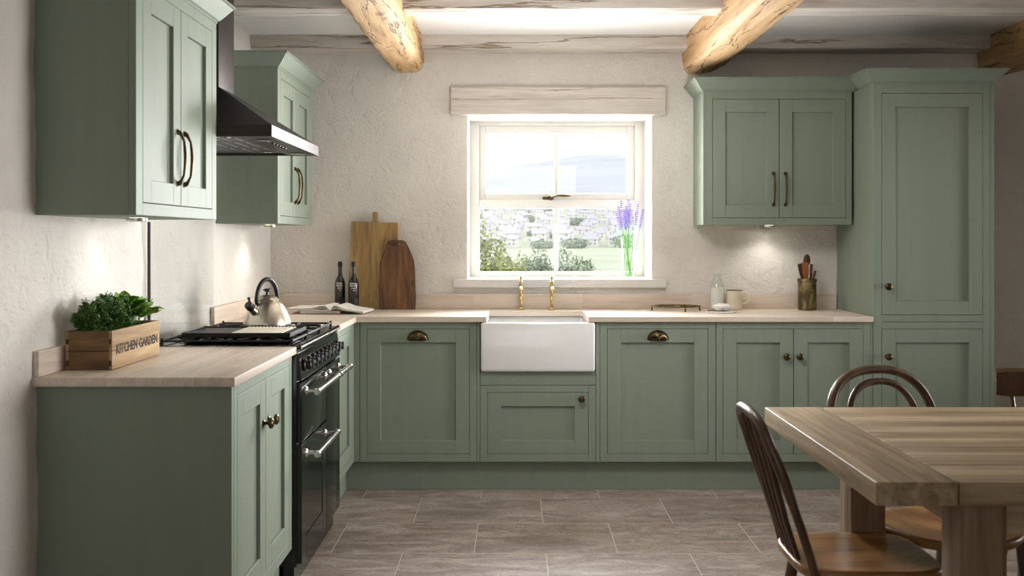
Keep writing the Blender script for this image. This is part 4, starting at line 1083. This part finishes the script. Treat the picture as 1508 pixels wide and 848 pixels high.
def chair_legs(t, w, d, z, splay=.05, bend=0, back=True):
    ends = []
    for sx_ in (1, -1):
        if sx_ < 0 and not back: continue
        for sy_ in (1, -1):
            a = Vector((sx_*d*.34, sy_*w*.34, z)); e = Vector((sx_*(d*.34+splay), sy_*(w*.34+splay*.8), 0)); mid = a.lerp(e, .5)
            MB().tube([a, a.lerp(e, .25), mid, a.lerp(e, .8), e], [.014, .017, .019, .016, .012], 14).build('leg', M['chairwood'], t, local=True)
            ends.append((sx_, sy_, a, e))
    return ends
def at(a, e, f_): return a.lerp(e, f_)
# chair 1: spindle hoop back
def chair_hoop():
    t = thing('dining_chair', 'dark spindle-back chair with honey waxed seat at the near left end of the table', 'chair', (.928, 2.70, 0))
    seat_bm(.365, .385, .345, rnd=4.2).build('seat', M['chairseat'], t, local=True, angle=50)
    E = chair_legs(t, .355, .385, .428)
    mb = MB()
    for sy_ in (1, -1):
        f = [q for q in E if q[1] == sy_]; mb.tube([at(f[0][2], f[0][3], .55), at(f[1][2], f[1][3], .55)], [.009, .009], 10)
    mb.tube([(-.0, -.14, .428*.45), (0, .14, .428*.45)], .009, 10); mb.build('stretcher', M['chairwood'], t, local=True)
    # hoop: feet at x=-.165, top x=-.275 z=.835
    def bp(s, h): # s lateral, h 0..1
        return (-.160-.136*h**1.12, s, .437+.398*h)
    pts = []
    for i in range(8): h = i/8*.80; pts.append(bp(-.158+.012*math.sin(h*PI)*-1+.02*h, h))
    for i in range(19):
        a = PI*(i/18); pts.append(bp(-.138*math.copysign(abs(math.cos(a))**.7, math.cos(a)), .80+.20*math.sin(a)**.75 if a > 0 else .8))
    for i in range(7, -1, -1): h = i/8*.80; pts.append(bp(.158+.012*math.sin(h*PI)-.02*h, h))
    mb = MB(); mb.tube(pts, [.0125]*5+[.014]*(len(pts)-10)+[.0125]*5, 12, up=(1, 0, 0)); mb.build('back_hoop', M['chairwood'], t, local=True, angle=60)
    for s0 in (-.087, -.030, .030, .087):
        a = Vector((-.172, s0*.75, .44)); hh = .985 if abs(s0) < .05 else .965; e = Vector(bp(s0*1.12, hh))
        MB().tube([a, a.lerp(e, .3)+Vector((-.004, 0, 0)), a.lerp(e, .6), e], [.0065, .0085, .0085, .006], 10).build('spindle', M['chairwood'], t, local=True)
    return t
chair_hoop()
# chair 2: bentwood double hoop, rotated
def chair_bent():
    ang = -PI/2+math.radians(20)
    t = thing('dining_chair', 'brown bentwood chair with double looped back on the far side of the table', 'chair', (1.287, 2.95, 0), rz=ang)
    seat_bm(.395, .395, rnd=2.15, z=.452).build('seat', M['chairseat'], t, local=True, angle=50)
    chair_legs(t, .395, .395, .43, .04, back=False)
    def bp(s, z): return (-.190-.135*max(0, z-.45)/.42-(.05*(.45-z)/.45 if z < .45 else 0), s, z)
    pts = [bp(-.165, .0), bp(-.168, .22), bp(-.170, .42), bp(-.184, .55), bp(-.198, .66)]
    for i in range(25):
        a = PI*i/24; pts.append(bp(-.202*math.copysign(abs(math.cos(a))**.85, math.cos(a)), .70+.170*math.sin(a)**.85 if 0 < i < 24 else .70))
    pts += [bp(.198, .66), bp(.184, .55), bp(.170, .42), bp(.168, .22), bp(.165, 0)]
    mb = MB(); mb.tube(pts, .0145, 14, up=(1, 0, 0)); mb.build('outer_hoop', M['chairwood'], t, local=True, angle=60)
    pts = [bp(-.100, .445), bp(-.115, .55), bp(-.130, .64)]
    for i in range(21):
        a = PI*i/20; pts.append(bp(-.133*math.copysign(abs(math.cos(a))**.85, math.cos(a)), .69+.143*math.sin(a)**.85 if 0 < i < 20 else .69))
    pts += [bp(.130, .64), bp(.115, .55), bp(.100, .445)]
    mb = MB(); mb.tube([(p[0]+.004, p[1], p[2]) for p in pts], .0112, 12, up=(1, 0, 0)); mb.build('inner_hoop', M['chairwood'], t, local=True, angle=60)
    mb = MB(); mb.tube([(.165*math.cos(2*PI*i/36), .165*math.sin(2*PI*i/36), .20) for i in range(36)], .0085, 8, closed=True); mb.build('ring_stretcher', M['chairwood'], t, local=True)
chair_bent()
# chair 3: rail back
def chair_rail():
    t = thing('dining_chair', 'dark wooden chair with a broad curved top rail, behind the table at the right edge', 'chair', (1.748, 3.03, 0), rz=-PI/2-.3)
    seat_bm(.46, .41, .42).build('seat', M['chairseat'], t, local=True, angle=50)
    E = chair_legs(t, .56, .44, .43, .075)
    mb = MB()
    for sy_ in (1, -1):
        f = [q for q in E if q[1] == sy_]; mb.tube([at(f[0][2], f[0][3], .5), at(f[1][2], f[1][3], .5)], .009, 10)
    fr = [q for q in E if q[0] == 1]; mb.tube([at(fr[0][2], fr[0][3], .38), at(fr[1][2], fr[1][3], .38)], .009, 10)
    mb.build('stretcher', M['chairwood'], t, local=True)
    mb = MB(); rings = []
    for i in range(15):
        s_ = -.215+.43*i/14; c_ = -.275-.035*math.cos(s_/.215*PI/2); 
        e = .004 if i in (0, 14) else 0
        rings.append([mb.bm.verts.new(p) for p in ((c_-.013, s_, .768+e), (c_+.011, s_, .768+e), (c_+.014, s_, .79), (c_+.010, s_, .850-e), (c_-.002, s_, .861-e), (c_-.012, s_, .853-e))])
    for a, b2 in zip(rings, rings[1:]):
        for k in range(6): mb.bm.faces.new((a[k], a[(k+1) % 6], b2[(k+1) % 6], b2[k]))
    mb.bm.faces.new(rings[0]); mb.bm.faces.new(rings[-1]); mb.build('top_rail', M['chairwood'], t, local=True, angle=40)
    for s0 in (-.165, -.10, -.035, .035, .10, .165):
        c_ = -.277-.035*math.cos(s0/.215*PI/2)
        MB().tube([(-.165, s0*.85, .44), ((-.165+c_)/2-.01, s0*.93, .61), (c_, s0, .775)], [.0085, .011, .0085], 10).build('spindle', M['chairwood'], t, local=True)
chair_rail()

# ------------------------------------------------------------------ outdoors
mb = MB()
def terr(x, y):
    if y < 300: z = -2.6+.6*min(1, max(0, (y-8)/50))+.15*fbm((x*.05, y*.05, 0), 1)
    else: z = -2+(y-300)/300*24
    return z+(.8*fbm((x*.02, y*.02, 2), 1) if y > 290 else 0)
ys = [6.3, 8, 12, 20, 35, 60, 90, 130, 180, 230, 270, 300]
xs = [-120+q*10 for q in range(33)]
V = [[mb.bm.verts.new((x*(.15+.85*min(1, y/200)), y, terr(x, y))) for x in xs] for y in ys]
for i in range(len(ys)-1):
    for j in range(len(xs)-1): mb.bm.faces.new((V[i][j], V[i][j+1], V[i+1][j+1], V[i+1][j]))
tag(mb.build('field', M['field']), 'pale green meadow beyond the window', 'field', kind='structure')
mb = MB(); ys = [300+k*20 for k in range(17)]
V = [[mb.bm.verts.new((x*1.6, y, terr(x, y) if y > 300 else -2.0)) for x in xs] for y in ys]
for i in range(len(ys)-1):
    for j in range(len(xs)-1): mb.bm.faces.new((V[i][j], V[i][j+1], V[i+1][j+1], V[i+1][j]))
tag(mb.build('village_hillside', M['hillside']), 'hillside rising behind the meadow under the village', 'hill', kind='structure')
mb = MB(); V = []
for k, y in enumerate((620, 900, 1300, 1700, 2100, 2600)):
    row = []
    for j in range(60):
        x = -900+j*40; f_ = (0, .12, .35, .75, 1, .9)[k]
        top = 128*math.exp(-((x-190)/420)**2)+48+7*fbm((x*.004, k, 0), 1)
        row.append(mb.bm.verts.new((x, y, 20+(top-20)*f_+6*fbm((x*.006, y*.003, 5), 1))))
    V.append(row)
for a, b2 in zip(V, V[1:]):
    for j in range(59): mb.bm.faces.new((a[j], a[j+1], b2[j+1], b2[j]))
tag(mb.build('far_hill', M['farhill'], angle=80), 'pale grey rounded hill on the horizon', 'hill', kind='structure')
# houses
hp = thing('village_house', 'small pale house with slate roof in the far village', 'house', (0, 300, 0), 'pale houses of the village seen through the window')
MB().box(-4.5, 4.5, -3, 3, -2, 4.2).build('wall', M['housewall'], hp, local=True)
mb = MB(); mb.mesh([(-4.9, -3.5, 4), (4.9, -3.5, 4), (4.9, 3.5, 4), (-4.9, 3.5, 4), (-4.9, 0, 6.8), (4.9, 0, 6.8)], [(0, 1, 5, 4), (2, 3, 4, 5), (0, 4, 3), (1, 2, 5), (0, 3, 2, 1)]); mb.box(3, 4, -.5, .5, 5.5, 7.8)
mb.build('roof', M['houseroof'], hp, local=True)
for (x, z) in ((-3, .6), (-.5, .6), (2, .6), (-3, 2.7), (2, 2.7)): MB().box(x, x+1.1, -3.06, -2.98, z, z+1.1).build('window', M['housewin'], hp, local=True)
n = 0; R2 = random.Random(21); placed = []
for row in range(20):
    y = 306+row*14; x = -24+R2.uniform(0, 8)
    while x < 60:
        o = hp if n == 0 else copy_tree(hp)
        xx, yy = x*(y/400), y+R2.uniform(-2, 2); q = R2.uniform(.36, .62)
        o.location = (xx, yy, terr(xx, yy)+.3); o.rotation_euler = (0, 0, R2.uniform(-.5, .5)); o.scale = (q*R2.uniform(.8, 1.25), q, q)
        placed.append((xx, yy, 6.5*q)); n += 1; x += R2.uniform(8, 15)
# trees: leafy crowns of many leaf clusters
def crown_mesh(name, mat, rx_, ry_, rz_, n, leaf, seed, parent, top=False):
    mb = MB(); r = random.Random(seed)
    for i in range(n):
        d = Vector((r.gauss(0, 1), r.gauss(0, 1), r.gauss(0, 1))).normalized(); q = r.uniform(.55, 1)**.5
        if top and d.z < .45 and i % 4: d = Vector((d.x*.8, d.y*.8, .5+.5*r.random())).normalized()
        q *= 1+.22*fbm((d.x+seed, d.y, d.z), 2.2)
        p = Vector((d.x*rx_*q, d.y*ry_*q, rz_+d.z*rz_*q)); a = Vector((r.gauss(0, 1), r.gauss(0, 1), r.gauss(0, 1))).normalized()
        leaflet(mb, p, a, d, leaf*r.uniform(.7, 1.3), leaf*r.uniform(.25, .4))
    return mb.build(name, mat, parent, local=True, angle=80)
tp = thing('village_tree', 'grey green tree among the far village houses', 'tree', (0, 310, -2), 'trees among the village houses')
crown_mesh('crown', M['treehaze'], 4.5, 4, 3.2, 700, 1.1, 3, tp); MB().cyl((0, 0, -1), (0, 0, 3), .3, n=8).build('trunk', M['trunk'], tp, local=True)
R3 = random.Random(5); n = 0; tries = 0
while n < 60 and tries < 4000:
    tries += 1
    y = 296+R3.random()**1.3*300; x = R3.uniform(-26, 66)*y/400; q = R3.uniform(.5, 1.1); w_ = q*R3.uniform(.9, 1.6)
    if any(math.hypot(x-a, y-b2) < c_+5.2*w_ for a, b2, c_ in placed): continue
    placed.append((x, y, 5.2*w_)); o = tp if n == 0 else copy_tree(tp); n += 1
    o.location = (x, y, terr(x, y)-.2); o.scale = (w_, q, q*R3.uniform(.6, 1)); o.rotation_euler = (0, 0, R3.uniform(-.4, .4))
def bush(x, y, z, rx_, ry_, rz_, n, leaf, mat, label, seed):
    t = thing('garden_bush', label, 'bush', (x, y, z))
    crown_mesh('foliage', mat, rx_, ry_, rz_, n, leaf, seed, t, True)
    mb = MB(); r = random.Random(seed)
    for k in range(7):
        a = r.uniform(0, 6.28); mb.tube([(0, 0, -.4), (rx_*.2*math.cos(a), ry_*.2*math.sin(a), rz_*.6), (rx_*.5*math.cos(a), ry_*.5*math.sin(a), rz_*1.3)], [.03, .02, .008], 6)
    mb.build('branches', M['trunk'], t, local=True)
bush(-.78, 11.0, -2.55, 1.3, 1.1, 2.03, 26000, .055, M['bushyel'], 'large yellow green bush outside the left of the window', 31)
bush(.02, 13.2, -2.55, .42, .4, 1.80, 8000, .055, M['bushyel'], 'lower yellow green bush just right of the large one outside', 33)
bush(.33, 15.4, -2.6, .52, .5, 1.83, 9000, .06, M['bushgrey'], 'grey green bush left of the window glazing bar', 35)
bush(1.06, 17.0, -2.6, .72, .6, 1.80, 10000, .06, M['bushgrey'], 'grey green bush right of the window glazing bar', 36)

# ------------------------------------------------------------------ world, lights, camera
wd = bpy.data.worlds.new('World'); SC.world = wd; wd.use_nodes = True; nt = wd.node_tree
bg = nt.nodes['Background']
tcn = N(nt, 'ShaderNodeTexCoord'); sp_ = N(nt, 'ShaderNodeSeparateXYZ'); nt.links.new(tcn.outputs['Generated'], sp_.inputs[0])
nz = N(nt, 'ShaderNodeTexNoise'); nz.inputs['Scale'].default_value = 5; nz.inputs['Detail'].default_value = 5
mpn = N(nt, 'ShaderNodeMapping'); mpn.inputs['Scale'].default_value = (1, 1, 4); nt.links.new(tcn.outputs['Generated'], mpn.inputs[0]); nt.links.new(mpn.outputs[0], nz.inputs['Vector'])
cl = ramp(nt, nz.outputs[0], [(.35, (.90, .93, 1.0, 1)), (.65, (1, 1, 1, 1))])
nt.links.new(cl, bg.inputs['Color']); bg.inputs['Strength'].default_value = 2.0
def area(name, loc, rot, sx_, sy_, e, col=(1, 1, 1), spread=PI):
    L = bpy.data.lights.new(name, 'AREA'); L.shape = 'RECTANGLE'; L.size = sx_; L.size_y = sy_; L.energy = e; L.color = col; L.spread = spread
    o = bpy.data.objects.new(name, L); COL.objects.link(o); o.location = loc; o.rotation_euler = rot; return o
area('window_daylight', (.26, 6.13, 1.55), (-PI/2, 0, 0), .98, .88, 88, (1, 1, 1), math.radians(130))
area('side_fill', (3.55, 4.1, 1.25), (0, PI/2, 0), 1.4, 1.6, 21, (1, 1, 1), math.radians(58))  # added fill for the left-hand doors; the right wall has no window
area('rear_fill', (-.2, -2.4, 1.6), (PI/2, 0, 0), 2.2, 1.5, 14, (1, 1, 1))  # unseen fill behind the camera for camera-facing panels; no window there
area('upward_fill', (.30, 4.45, 1.3), (PI, 0, 0), 1.1, .8, 13, (1, 1, 1))  # added fill floating mid-room without a fitting, lifts ceiling and upper walls
def aim(o, d): o.rotation_euler = Vector(d).to_track_quat('-Z', 'Y').to_euler()
aim(area('overhead_fill', (.2, 3.7, 2.22), (0, 0, 0), .5, .4, 11.5, (1, 1, 1), math.radians(130)), (.5, .22, -.84))  # added fill tilted at the unit fronts; no fitting hangs here

cam = bpy.data.cameras.new('camera'); cam.sensor_width = 36; cam.lens = 36*1466/1508
cam.shift_x = -3/1508; cam.shift_y = -74/1508; cam.clip_end = 5000; cam.dof.use_dof = True; cam.dof.focus_distance = 5.2; cam.dof.aperture_fstop = 5.6
co = bpy.data.objects.new('camera', cam); COL.objects.link(co); co.location = (0, 0, 1.3); co.rotation_euler = (PI/2, 0, 0)
SC.camera = co
SC.view_settings.view_transform = 'Standard'; SC.view_settings.look = 'None'; SC.view_settings.gamma = 1; SC.view_settings.exposure = 0; SC.view_settings.use_curve_mapping = False
SC.cycles.use_denoising = True
SC.cycles.max_bounces = 10; SC.cycles.diffuse_bounces = 3; SC.cycles.transparent_max_bounces = 16
SC.cycles.sample_clamp_indirect = 6
SC.cycles.caustics_reflective = False; SC.cycles.caustics_refractive = False
